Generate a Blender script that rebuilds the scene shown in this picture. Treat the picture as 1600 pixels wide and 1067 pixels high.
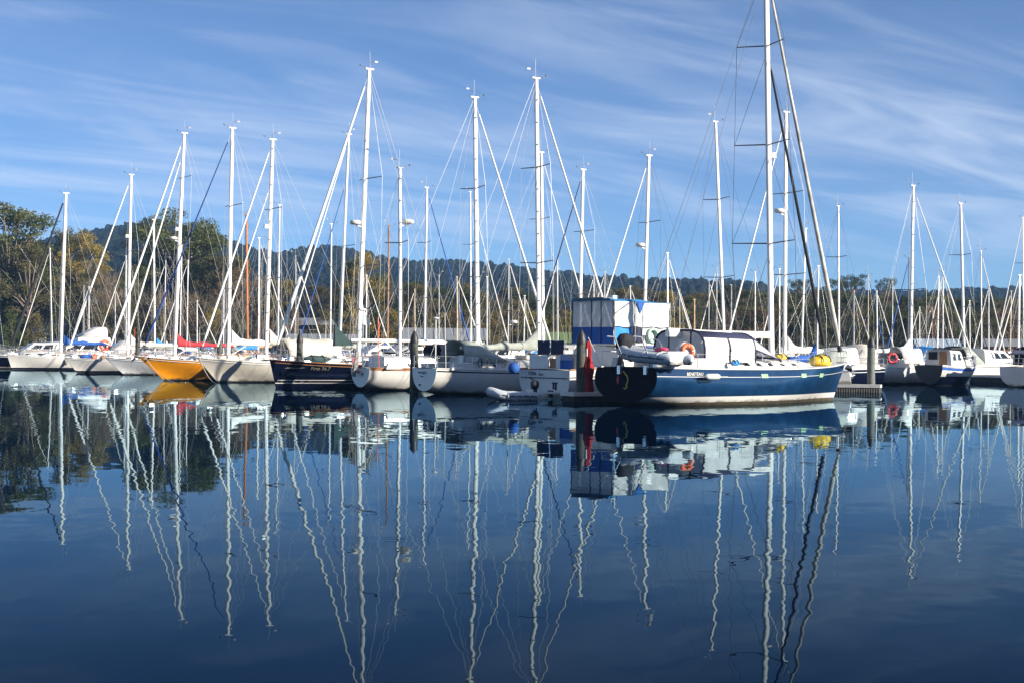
import bpy, bmesh, math, random
from mathutils import Vector, Matrix, noise
R = math.radians
rnd = random.Random(11)
scene = bpy.context.scene
for o in list(bpy.data.objects): bpy.data.objects.remove(o)
COL = scene.collection

# ------------------------------------------------------------------ camera
F_PX = 2400.0; CAM_H = 2.25; HORIZON = 543.0; ROLL = R(0.46)
PITCH = math.atan((HORIZON - 533.5) / F_PX)
cam_d = bpy.data.cameras.new('camera'); cam = bpy.data.objects.new('camera', cam_d); COL.objects.link(cam)
cam_d.sensor_width = 36; cam_d.lens = 36 * F_PX / 1600; cam_d.clip_end = 6000; cam_d.clip_start = 0.1
CAM_ROT = Matrix.Rotation(R(90) + PITCH, 3, 'X') @ Matrix.Rotation(ROLL, 3, 'Z')
cam.matrix_world = Matrix.Translation((0, 0, CAM_H)) @ CAM_ROT.to_4x4()
scene.camera = cam

# ------------------------------------------------------------------ light
SUN_AZ_VEC = Vector((0.899, -0.438, 0)).normalized(); SUN_EL = R(21)
to_sun = (SUN_AZ_VEC * math.cos(SUN_EL) + Vector((0, 0, math.sin(SUN_EL))))
sd = bpy.data.lights.new('sun', 'SUN'); sd.energy = 5.0; sd.angle = R(0.5); sd.color = (1.0, 0.91, 0.78)
sun = bpy.data.objects.new('sun', sd); COL.objects.link(sun)
sun.rotation_euler = to_sun.to_track_quat('Z', 'Y').to_euler()
scene.view_settings.view_transform = 'Standard'; scene.view_settings.look = 'None'
scene.view_settings.exposure = 1.0; scene.view_settings.gamma = 1
scene.cycles.use_denoising = True
scene.cycles.max_bounces = 7; scene.cycles.glossy_bounces = 4; scene.cycles.transparent_max_bounces = 12
scene.cycles.caustics_reflective = False; scene.cycles.caustics_refractive = False

world = bpy.data.worlds.new('World'); scene.world = world; world.use_nodes = True
nt = world.node_tree; N = nt.nodes; Lk = nt.links; N.clear()
def nn(tree, t, **kw):
    n = tree.nodes.new(t)
    for k, v in kw.items(): setattr(n, k, v)
    return n
def mth(tree, op, a, b=None, c=None, clamp=False):
    n = tree.nodes.new('ShaderNodeMath'); n.operation = op; n.use_clamp = clamp
    for i, v in enumerate((a, b, c)):
        if v is None: continue
        if isinstance(v, (int, float)): n.inputs[i].default_value = v
        else: tree.links.new(v, n.inputs[i])
    return n.outputs[0]
def sstep(tree, v, a, b):
    n = tree.nodes.new('ShaderNodeMapRange'); n.interpolation_type = 'SMOOTHSTEP'
    tree.links.new(v, n.inputs[0]); n.inputs[1].default_value = a; n.inputs[2].default_value = b
    return n.outputs[0]
sky = nn(nt, 'ShaderNodeTexSky', sky_type='NISHITA', sun_disc=False)
sky.sun_elevation = SUN_EL; sky.sun_rotation = math.atan2(SUN_AZ_VEC.x, SUN_AZ_VEC.y)
sky.altitude = 0; sky.air_density = 0.62; sky.dust_density = 0.0; sky.ozone_density = 6.0
tc = nn(nt, 'ShaderNodeTexCoord')
sp = nn(nt, 'ShaderNodeSeparateXYZ'); Lk.new(tc.outputs['Generated'], sp.inputs[0])
dx, dy, dz = sp.outputs
up = mth(nt, 'MAXIMUM', dz, 0.0)
den = mth(nt, 'ADD', up, 0.10)
cx = mth(nt, 'DIVIDE', dx, den); cy = mth(nt, 'DIVIDE', dy, den)      # a cloud sheet overhead
def cloud_noise(ang, sx, sy, scale, detail, rough, dist, off):
    cb = nn(nt, 'ShaderNodeCombineXYZ')
    ca, sa = math.cos(ang), math.sin(ang)
    Lk.new(mth(nt, 'MULTIPLY', mth(nt, 'ADD', mth(nt, 'MULTIPLY', cx, ca), mth(nt, 'MULTIPLY', cy, sa)), sx), cb.inputs[0])
    Lk.new(mth(nt, 'MULTIPLY', mth(nt, 'SUBTRACT', mth(nt, 'MULTIPLY', cy, ca), mth(nt, 'MULTIPLY', cx, sa)), sy), cb.inputs[1])
    cb.inputs[2].default_value = off
    n = nn(nt, 'ShaderNodeTexNoise'); Lk.new(cb.outputs[0], n.inputs['Vector'])
    n.inputs['Scale'].default_value = scale; n.inputs['Detail'].default_value = detail
    n.inputs['Roughness'].default_value = rough; n.inputs['Distortion'].default_value = dist
    return n.outputs[0]
c1 = cloud_noise(R(42), 0.40, 1.0, 0.9, 8, 0.55, 1.1, 20.4)
c2 = cloud_noise(R(36), 0.42, 1.3, 2.3, 7, 0.52, 1.2, 16.4)
c3 = cloud_noise(R(20), 0.6, 0.8, 0.35, 2, 0.5, 0.2, 8.6)
body = mth(nt, 'ADD', mth(nt, 'MULTIPLY', c1, 0.55), mth(nt, 'MULTIPLY', c2, 0.45))
cover = mth(nt, 'MULTIPLY', sstep(nt, body, 0.41, 0.72), sstep(nt, c3, 0.30, 0.58))
veil = mth(nt, 'MULTIPLY', sstep(nt, c3, 0.35, 0.7), 0.13)
cl = mth(nt, 'ADD', mth(nt, 'MULTIPLY', cover, 0.55), veil, None, True)
cl = mth(nt, 'MULTIPLY', cl, sstep(nt, dz, 0.005, 0.09))
bg = nn(nt, 'ShaderNodeBackground'); bg.inputs[1].default_value = 0.064
mix = nn(nt, 'ShaderNodeMixRGB'); Lk.new(cl, mix.inputs[0]); Lk.new(sky.outputs[0], mix.inputs[1])
mix.inputs[2].default_value = (6.9, 7.5, 8.6, 1)
Lk.new(mix.outputs[0], bg.inputs[0])
wo = nn(nt, 'ShaderNodeOutputWorld'); Lk.new(bg.outputs[0], wo.inputs[0])

# ------------------------------------------------------------------ photo geometry helpers
def ray(px, py):
    return CAM_ROT @ Vector(((px - 800) / F_PX, -(py - 533.5) / F_PX, -1))
def P(px, py, Y):
    d = ray(px, py); return Vector((0, 0, CAM_H)) + d * (Y / d.y)
def hor(px): return HORIZON + 0.008 * (px - 800)
def XatY(px, Y): return P(px, hor(px) + CAM_H / Y * F_PX * 0.6, Y).x
def Zat(px, py, Y): return P(px, py, Y).z

# ------------------------------------------------------------------ materials
MATS = {}
def mat(name, col, rough=0.5, metal=0.0, var=0.12, scale=3.0, bump=0.0, bscale=40.0, coat=0.0, spec=0.5, streak=None, trans=0.0, grime=False):
    if name in MATS: return MATS[name]
    m = bpy.data.materials.new(name); m.use_nodes = True; t = m.node_tree
    b = t.nodes['Principled BSDF']
    b.inputs['Roughness'].default_value = rough; b.inputs['Metallic'].default_value = metal
    b.inputs['Coat Weight'].default_value = coat; b.inputs['Coat Roughness'].default_value = 0.05
    b.inputs['Specular IOR Level'].default_value = spec
    co = nn(t, 'ShaderNodeTexCoord')
    no = nn(t, 'ShaderNodeTexNoise'); no.inputs['Scale'].default_value = scale; no.inputs['Detail'].default_value = 6
    t.links.new(co.outputs['Object'], no.inputs['Vector'])
    mr = nn(t, 'ShaderNodeMapRange'); t.links.new(no.outputs[0], mr.inputs[0])
    mr.inputs[1].default_value = 0.3; mr.inputs[2].default_value = 0.7
    mr.inputs[3].default_value = 1 - var; mr.inputs[4].default_value = 1 + var * 0.5
    mx = nn(t, 'ShaderNodeMixRGB', blend_type='MULTIPLY'); mx.inputs[0].default_value = 1
    mx.inputs[1].default_value = (*col, 1); t.links.new(mr.outputs[0], mx.inputs[2])
    out = mx.outputs[0]
    if streak:      # rain and rust streaks running down the sides
        mp = nn(t, 'ShaderNodeMapping'); mp.inputs['Scale'].default_value = (5, 5, 0.35)
        t.links.new(co.outputs['Object'], mp.inputs[0])
        n2 = nn(t, 'ShaderNodeTexNoise'); n2.inputs['Scale'].default_value = 1.0; n2.inputs['Detail'].default_value = 5
        t.links.new(mp.outputs[0], n2.inputs['Vector'])
        f = mth(t, 'MULTIPLY', sstep(t, n2.outputs[0], 0.52, 0.72), 0.45)
        m2 = nn(t, 'ShaderNodeMixRGB'); t.links.new(f, m2.inputs[0]); t.links.new(out, m2.inputs[1])
        m2.inputs[2].default_value = (*streak, 1); out = m2.outputs[0]
    if grime:       # weed and scum line just above the water
        sx = nn(t, 'ShaderNodeSeparateXYZ'); t.links.new(co.outputs['Object'], sx.inputs[0])
        n4 = nn(t, 'ShaderNodeTexNoise'); n4.inputs['Scale'].default_value = 2.2; n4.inputs['Detail'].default_value = 6; t.links.new(co.outputs['Object'], n4.inputs['Vector'])
        lim = mth(t, 'MULTIPLY', n4.outputs[0], 0.42)
        f = mth(t, 'MULTIPLY', sstep(t, mth(t, 'SUBTRACT', lim, sx.outputs[2]), 0.0, 0.14), 0.75)
        m4 = nn(t, 'ShaderNodeMixRGB'); t.links.new(f, m4.inputs[0]); t.links.new(out, m4.inputs[1]); m4.inputs[2].default_value = (0.11, 0.095, 0.05, 1); out = m4.outputs[0]
    t.links.new(out, b.inputs['Base Color'])
    if bump:
        n3 = nn(t, 'ShaderNodeTexNoise'); n3.inputs['Scale'].default_value = bscale; n3.inputs['Detail'].default_value = 4
        t.links.new(co.outputs['Object'], n3.inputs['Vector'])
        bp = nn(t, 'ShaderNodeBump'); bp.inputs['Strength'].default_value = bump; bp.inputs['Distance'].default_value = 0.05
        t.links.new(n3.outputs[0], bp.inputs['Height']); t.links.new(bp.outputs[0], b.inputs['Normal'])
    if trans:
        tr = nn(t, 'ShaderNodeBsdfTransparent'); ms = nn(t, 'ShaderNodeMixShader'); ms.inputs[0].default_value = trans
        ou = t.nodes['Material Output']; t.links.new(b.outputs[0], ms.inputs[1]); t.links.new(tr.outputs[0], ms.inputs[2])
        t.links.new(ms.outputs[0], ou.inputs[0])
    MATS[name] = m; return m
M_WHITE = mat('gelcoat_white', (0.64, 0.63, 0.60), 0.22, var=0.06, scale=1.5, streak=(0.55, 0.50, 0.42), grime=True)
M_CREAM = mat('gelcoat_cream', (0.66, 0.62, 0.53), 0.3, var=0.08, streak=(0.5, 0.42, 0.32), grime=True)
M_GREYHULL = mat('gelcoat_grey', (0.62, 0.64, 0.66), 0.3, var=0.07, streak=(0.45, 0.43, 0.4), grime=True)
M_BLUE = mat('hull_blue', (0.007, 0.034, 0.092), 0.16, var=0.3, scale=2.0, coat=0.5, bump=0.2, bscale=1.6, grime=True)
M_NAVY = mat('hull_navy', (0.004, 0.006, 0.02), 0.14, var=0.2, coat=0.1, spec=0.3)
M_YELLOW = mat('hull_yellow', (0.90, 0.34, 0.008), 0.4, var=0.08, streak=(0.7, 0.27, 0.015), grime=True)
M_ANTIFOUL = mat('antifouling', (0.012, 0.013, 0.018), 0.7, var=0.3)
M_BLACK = mat('black_rubber', (0.018, 0.018, 0.02), 0.5, var=0.2)
M_TEAK = mat('teak', (0.33, 0.15, 0.06), 0.5, var=0.3, scale=8)
M_DECK = mat('deck_nonslip', (0.55, 0.54, 0.50), 0.6, var=0.1, scale=4)
M_MAST = mat('mast_white', (0.84, 0.82, 0.78), 0.35, var=0.07, scale=2)
M_ALU = mat('mast_aluminium', (0.66, 0.66, 0.66), 0.38, metal=0.35, var=0.1)
M_ALUD = mat('mast_anodised', (0.40, 0.40, 0.39), 0.42, metal=0.4, var=0.15)
M_TANMAST = mat('mast_buff', (0.58, 0.47, 0.33), 0.5, var=0.2)
M_STEEL = mat('stainless', (0.70, 0.70, 0.70), 0.25, metal=0.8, var=0.05)
M_WIRE = mat('rigging_wire', (0.62, 0.61, 0.59), 0.4, metal=0.4, var=0.05)
M_WIRED = mat('rigging_dark', (0.06, 0.06, 0.07), 0.5, var=0.1)
M_SPREAD = mat('spreader_dark', (0.13, 0.13, 0.14), 0.4, metal=0.3)
M_WOODMAST = mat('mast_wood', (0.42, 0.15, 0.045), 0.45, var=0.25, scale=5)
M_BROWNMAST = mat('mast_brown', (0.30, 0.15, 0.08), 0.5, var=0.25, scale=5)
M_GLASS = mat('dark_glass', (0.015, 0.018, 0.022), 0.06, var=0.1)
M_SAIL = mat('sail_white', (0.80, 0.78, 0.72), 0.75, var=0.08, bump=0.2, bscale=8)
M_SAILBLUE = mat('canvas_blue', (0.015, 0.09, 0.36), 0.8, var=0.2, bump=0.25, bscale=9)
M_NAVYCLOTH = mat('canvas_navy', (0.022, 0.026, 0.07), 0.85, var=0.2, bump=0.2, bscale=9)
M_BRIGHTBLUE = mat('canvas_bright_blue', (0.02, 0.23, 0.62), 0.75, var=0.15, bump=0.2, bscale=9)
M_BLACKCLOTH = mat('canvas_black', (0.015, 0.016, 0.02), 0.85, var=0.2, bump=0.2, bscale=9)
M_GREYCLOTH = mat('canvas_grey', (0.34, 0.37, 0.33), 0.85, var=0.15, bump=0.35, bscale=5)
M_REDCLOTH = mat('canvas_red', (0.42, 0.03, 0.04), 0.85, var=0.2, bump=0.35, bscale=5)
M_TANCLOTH = mat('canvas_tan', (0.52, 0.35, 0.2), 0.85, var=0.2, bump=0.3, bscale=5)
M_CREAMCLOTH = mat('canvas_cream', (0.66, 0.61, 0.52), 0.85, var=0.15, bump=0.4, bscale=3)
M_GREENCLOTH = mat('canvas_green', (0.02, 0.05, 0.05), 0.85, var=0.2, bump=0.3, bscale=5)
M_VINYL = mat('clear_vinyl', (0.62, 0.63, 0.64), 0.18, var=0.12, bump=0.3, bscale=2.5, trans=0.30)
M_VINYLG = mat('grey_vinyl', (0.60, 0.60, 0.60), 0.3, var=0.15, scale=2.0, bump=0.5, bscale=2.5, trans=0.08)
M_VINYLW = mat('white_vinyl', (0.62, 0.62, 0.60), 0.25, var=0.22, scale=2.5, bump=0.7, bscale=2.6)
M_ORANGE = mat('lifebuoy_orange', (0.82, 0.13, 0.04), 0.55, var=0.12)
M_YELCLOTH = mat('yellow_bag', (0.80, 0.52, 0.02), 0.55, var=0.15, bump=0.4, bscale=6)
M_RIB = mat('hypalon_grey', (0.46, 0.50, 0.54), 0.5, var=0.08)
M_RED = mat('flag_red', (0.30, 0.010, 0.014), 0.85, var=0.3, bump=0.4, bscale=6)
M_PILE = mat('piling_timber', (0.075, 0.08, 0.065), 0.8, var=0.35, scale=4, bump=0.4, bscale=12)
M_PILEG = mat('piling_grey', (0.15, 0.165, 0.14), 0.75, var=0.3, scale=4, bump=0.4, bscale=12)
M_CONC = mat('pontoon_concrete', (0.42, 0.40, 0.36), 0.85, var=0.2, scale=5)
M_FLOAT = mat('pontoon_float', (0.045, 0.045, 0.04), 0.9, var=0.4, scale=5)
M_TIMBER = mat('dock_timber', (0.30, 0.26, 0.21), 0.85, var=0.3, scale=6)
M_FENDER = mat('dock_edge', (0.70, 0.68, 0.62), 0.6, var=0.15)
M_PORTREFLECT = mat('portlight_reflection', (0.32, 0.52, 0.30), 0.2, var=0.15)  # bright green reflection in the portlights, put into their colour
M_PINK = mat('pink_cloth', (0.50, 0.06, 0.14), 0.8, var=0.15)
M_GOLD = mat('emblem_gold', (0.70, 0.52, 0.08), 0.4)
M_EMRED = mat('emblem_red', (0.45, 0.02, 0.02), 0.5)
M_ROOF = mat('roof_grey', (0.20, 0.215, 0.23), 0.6, var=0.12)
M_WALL = mat('weatherboard', (0.55, 0.54, 0.50), 0.7, var=0.1)
M_WALLB = mat('brick_wall', (0.30, 0.12, 0.07), 0.8, var=0.25)

# ------------------------------------------------------------------ mesh builder
class MB:
    def __init__(s): s.v = []; s.f = []; s.m = []; s.sm = []
    def add(s, verts, faces, mi=0, smooth=False):
        o = len(s.v); s.v += [tuple(p) for p in verts]
        for f in faces: s.f.append([o + i for i in f]); s.m.append(mi); s.sm.append(smooth)
        return s
    def box(s, c, size, rot=None, mi=0, taper=1.0):
        x, y, z = (k / 2 for k in size); vs = []
        for sz in (-1, 1):
            k = taper if sz > 0 else 1
            for sx, sy in ((-1, -1), (1, -1), (1, 1), (-1, 1)):
                p = Vector((sx * x * k, sy * y * k, sz * z))
                if rot is not None: p = rot @ p
                vs.append(p + Vector(c))
        return s.add(vs, [(3, 2, 1, 0), (4, 5, 6, 7), (0, 1, 5, 4), (1, 2, 6, 5), (2, 3, 7, 6), (3, 0, 4, 7)], mi)
    def loft(s, rings, mi=0, closed=True, caps=True, smooth=True):
        n = len(rings[0]); vs = [p for r in rings for p in r]; fs = []
        for i in range(len(rings) - 1):
            for j in range(n if closed else n - 1):
                k = (j + 1) % n
                fs.append((i * n + j, i * n + k, (i + 1) * n + k, (i + 1) * n + j))
        s.add(vs, fs, mi, smooth)
        if caps and closed:
            s.add(rings[0], [tuple(range(n))[::-1]], mi); s.add(rings[-1], [tuple(range(n))], mi)
        return s
    def tube(s, pts, r, sides=6, mi=0, caps=True, flat=1.0, smooth=True):
        pts = [Vector(p) for p in pts]; rings = []
        rs = r if isinstance(r, (list, tuple)) else [r] * len(pts)
        ref = None
        for i, p in enumerate(pts):
            a = pts[max(0, i - 1)]; b = pts[min(len(pts) - 1, i + 1)]
            d = (b - a).normalized()
            if ref is None or abs(ref.dot(d)) > 0.98:
                ref = Vector((0, 1, 0)) if abs(d.y) < 0.9 else Vector((1, 0, 0))
            u = (ref - d * ref.dot(d)).normalized(); w = d.cross(u); ref = u
            rings.append([p + (u * math.cos(2 * math.pi * k / sides) * flat + w * math.sin(2 * math.pi * k / sides)) * rs[i] for k in range(sides)])
        return s.loft(rings, mi, True, caps, smooth)
    def ball(s, c, r, mi=0, seg=10, ring=7):
        rx, ry, rz = r if isinstance(r, (tuple, list)) else (r, r, r)
        rings = [[Vector(c) + Vector((rx * math.sin(a) * math.cos(2 * math.pi * k / seg), ry * math.sin(a) * math.sin(2 * math.pi * k / seg), -rz * math.cos(a)))
                  for k in range(seg)] for a in [math.pi * (0.04 + 0.92 * i / (ring - 1)) for i in range(ring)]]
        return s.loft(rings, mi)
    def build(s, name, mats, parent=None, **props):
        me = bpy.data.meshes.new(name); me.from_pydata([tuple(v) for v in s.v], [], s.f)
        mats = mats if isinstance(mats, (list, tuple)) else [mats]
        for m in mats: me.materials.append(m)
        me.polygons.foreach_set('material_index', s.m); me.polygons.foreach_set('use_smooth', s.sm)
        me.update()
        return link(name, me, parent, **props)
def link(name, me, parent=None, **props):
    o = bpy.data.objects.new(name, me); COL.objects.link(o)
    if parent is not None: o.parent = parent
    for k, v in props.items(): o[k] = v
    return o
def thing(name, label, cat, loc=(0, 0, 0), rz=0, group=None):
    o = bpy.data.objects.new(name, None); COL.objects.link(o); o.location = loc; o.rotation_euler = (0, 0, rz)
    o.empty_display_size = 0.2; o['label'] = label; o['category'] = cat
    if group: o['group'] = group
    return o
def tag(o, label, cat, group=None):
    o['label'] = label; o['category'] = cat
    if group: o['group'] = group
    return o
def text_mesh(name, body, size, mtl, parent, matrix, extr=0.004, align='CENTER', shear=0.0):
    c = bpy.data.curves.new(name, 'FONT'); c.body = body; c.size = size; c.extrude = extr; c.align_x = align; c.align_y = 'CENTER'; c.shear = shear
    c.resolution_u = 2
    t = bpy.data.objects.new(name, c); COL.objects.link(t)
    dg = bpy.context.evaluated_depsgraph_get(); me = bpy.data.meshes.new_from_object(t.evaluated_get(dg))
    bpy.data.objects.remove(t); me.materials.clear(); me.materials.append(mtl)
    o = link(name, me, parent); o.matrix_local = matrix; return o
def frame_mat(origin, xdir, ndir):
    x = Vector(xdir).normalized(); n = Vector(ndir).normalized(); y = n.cross(x).normalized(); n = x.cross(y)
    m = Matrix((x, y, n)).transposed().to_4x4(); m.translation = Vector(origin); return m

# ------------------------------------------------------------------ terrain
RIDGE = [(-700, 400), (-200, 400), (0, 392), (100, 380), (160, 366), (200, 360), (240, 352), (300, 362), (360, 385), (400, 398), (440, 399), (480, 392), (520, 389),
         (570, 398), (610, 408), (650, 412), (690, 408), (740, 413), (800, 417), (860, 425), (930, 433), (1000, 437), (1080, 439), (1150, 441),
         (1190, 448), (1240, 455), (1300, 456), (1380, 455), (1440, 456), (1500, 452), (1560, 450), (1700, 448), (2400, 440)]
def interp(tab, x):
    if x <= tab[0][0]: return tab[0][1]
    for (a, b), (c, d) in zip(tab, tab[1:]):
        if x <= c: return b + (d - b) * (x - a) / (c - a)
    return tab[-1][1]
HILL_D = 1500.0
SHORE = 186.0
def sm(t): t = max(0, min(1, t)); return t * t * (3 - 2 * t)
def shore_y(x): return SHORE + 58 * sm((-22 - x) / 40) + 6 * noise.noise(Vector((x * 0.015, 0.3, 0)))
def ground_z(x, y):
    px = 800 + x / max(y, 1) * F_PX
    sh = shore_y(x)
    d = y - sh
    z = -1.5 + 2.6 * sm((d + 6) / 10)
    left = sm((620 - px) / 500)
    z += max(0, d - 4) * (0.035 + 0.075 * left) * (1 - sm((y - 330) / 300) * 0.65)
    ridge = (hor(px) - interp(RIDGE, px) - 18) / F_PX * HILL_D
    k = sm((y - 420) / (HILL_D - 420))
    back = 1 - 0.75 * sm((y - HILL_D) / 900)
    n = noise.fractal(Vector((x * 0.004, y * 0.004, 5)), 1.0, 2.0, 4)
    z = z * (1 - k) + ridge * k * back
    return z + n * 9 * sm((y - 380) / 500) * (1 - k) + noise.noise(Vector((x * 0.05, y * 0.05, 2))) * 0.6 * sm((d - 6) / 30)
def build_ground():
    ys = [150, 176, 180, 183, 186, 189, 192, 196, 200, 208, 218, 230, 245, 262, 282, 305, 330, 360, 395, 435, 480, 530, 590, 660, 740, 830, 920, 1020, 1120, 1220, 1320, 1400, 1460, 1500, 1550, 1650, 1800, 2000]
    vs = []; fs = []; nx = 150
    for y in ys:
        for i in range(nx + 1):
            u = -1 + 2 * i / nx
            x = u * (0.62 * y + 60)
            vs.append((x, y, ground_z(x, y)))
    for j in range(len(ys) - 1):
        for i in range(nx):
            a = j * (nx + 1) + i; fs.append((a, a + 1, a + nx + 2, a + nx + 1))
    mb = MB(); mb.add(vs, fs, 0, True)
    g = mat('ground_scrub', (0.085, 0.085, 0.035), 0.95, var=0.5, scale=0.08, bump=0.5, bscale=0.6)
    mb.build('ground', g, kind='structure')
build_ground()

# ------------------------------------------------------------------ water
def build_water():
    m = bpy.data.materials.new('water'); m.use_nodes = True; t = m.node_tree; b = t.nodes['Principled BSDF']
    t.nodes.remove(b); out = t.nodes['Material Output']
    df = nn(t, 'ShaderNodeBsdfDiffuse'); df.inputs[0].default_value = (0.0004, 0.004, 0.014, 1)
    gl = nn(t, 'ShaderNodeBsdfGlossy'); gl.inputs['Roughness'].default_value = 0.0; gl.inputs['Color'].default_value = (0.66, 0.88, 1.0, 1)
    fr = nn(t, 'ShaderNodeFresnel'); fr.inputs['IOR'].default_value = 1.068
    ms = nn(t, 'ShaderNodeMixShader'); t.links.new(fr.outputs[0], ms.inputs[0]); t.links.new(df.outputs[0], ms.inputs[1]); t.links.new(gl.outputs[0], ms.inputs[2]); t.links.new(ms.outputs[0], out.inputs[0])
    geo = nn(t, 'ShaderNodeNewGeometry')
    def layer(scale, amp, stretch, off, patch=None):
        mp = nn(t, 'ShaderNodeMapping'); mp.inputs['Scale'].default_value = (scale * stretch[0], scale * stretch[1], 1); mp.inputs['Location'].default_value = (off, off * 0.7, off)
        t.links.new(geo.outputs['Position'], mp.inputs[0])
        n = nn(t, 'ShaderNodeTexNoise'); n.inputs['Scale'].default_value = 1; n.inputs['Detail'].default_value = 2.0; n.inputs['Roughness'].default_value = 0.45
        t.links.new(mp.outputs[0], n.inputs['Vector'])
        v = nn(t, 'ShaderNodeVectorMath', operation='SUBTRACT'); t.links.new(n.outputs['Color'], v.inputs[0]); v.inputs[1].default_value = (0.5, 0.5, 0.5)
        sc = nn(t, 'ShaderNodeVectorMath', operation='SCALE'); t.links.new(v.outputs[0], sc.inputs[0])
        if patch is None: sc.inputs['Scale'].default_value = amp
        else: t.links.new(mth(t, 'MULTIPLY', patch, amp), sc.inputs['Scale'])
        return sc.outputs[0]
    mp = nn(t, 'ShaderNodeMapping'); mp.inputs['Scale'].default_value = (0.03, 0.09, 1); t.links.new(geo.outputs['Position'], mp.inputs[0])
    pn = nn(t, 'ShaderNodeTexNoise'); pn.inputs['Scale'].default_value = 1; pn.inputs['Detail'].default_value = 3; t.links.new(mp.outputs[0], pn.inputs['Vector'])
    pr = nn(t, 'ShaderNodeMapRange'); t.links.new(pn.outputs[0], pr.inputs[0])
    pr.inputs[1].default_value = 0.40; pr.inputs[2].default_value = 0.68; pr.inputs[3].default_value = 0.3; pr.inputs[4].default_value = 1.9
    a = layer(1.7, 0.026, (1, 1), 3.0, pr.outputs[0]); c = layer(4.4, 0.010, (1, 0.8), 11.0, pr.outputs[0]); d = layer(0.35, 0.008, (1, 1), 23.0)
    s1 = nn(t, 'ShaderNodeVectorMath', operation='ADD'); t.links.new(a, s1.inputs[0]); t.links.new(c, s1.inputs[1])
    s2 = nn(t, 'ShaderNodeVectorMath', operation='ADD'); t.links.new(s1.outputs[0], s2.inputs[0]); t.links.new(d, s2.inputs[1])
    fl = nn(t, 'ShaderNodeVectorMath', operation='MULTIPLY'); t.links.new(s2.outputs[0], fl.inputs[0]); fl.inputs[1].default_value = (1.0, 0.5, 0)
    s3 = nn(t, 'ShaderNodeVectorMath', operation='ADD'); t.links.new(fl.outputs[0], s3.inputs[0]); s3.inputs[1].default_value = (0, 0, 1)
    nz = nn(t, 'ShaderNodeVectorMath', operation='NORMALIZE'); t.links.new(s3.outputs[0], nz.inputs[0])
    t.links.new(nz.outputs[0], gl.inputs['Normal']); t.links.new(nz.outputs[0], fr.inputs['Normal'])
    mb = MB(); mb.add([(-900, -300, 0), (900, -300, 0), (900, 290, 0), (-900, 290, 0)], [(0, 1, 2, 3)])
    mb.build('water', m, kind='structure')
build_water()

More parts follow.
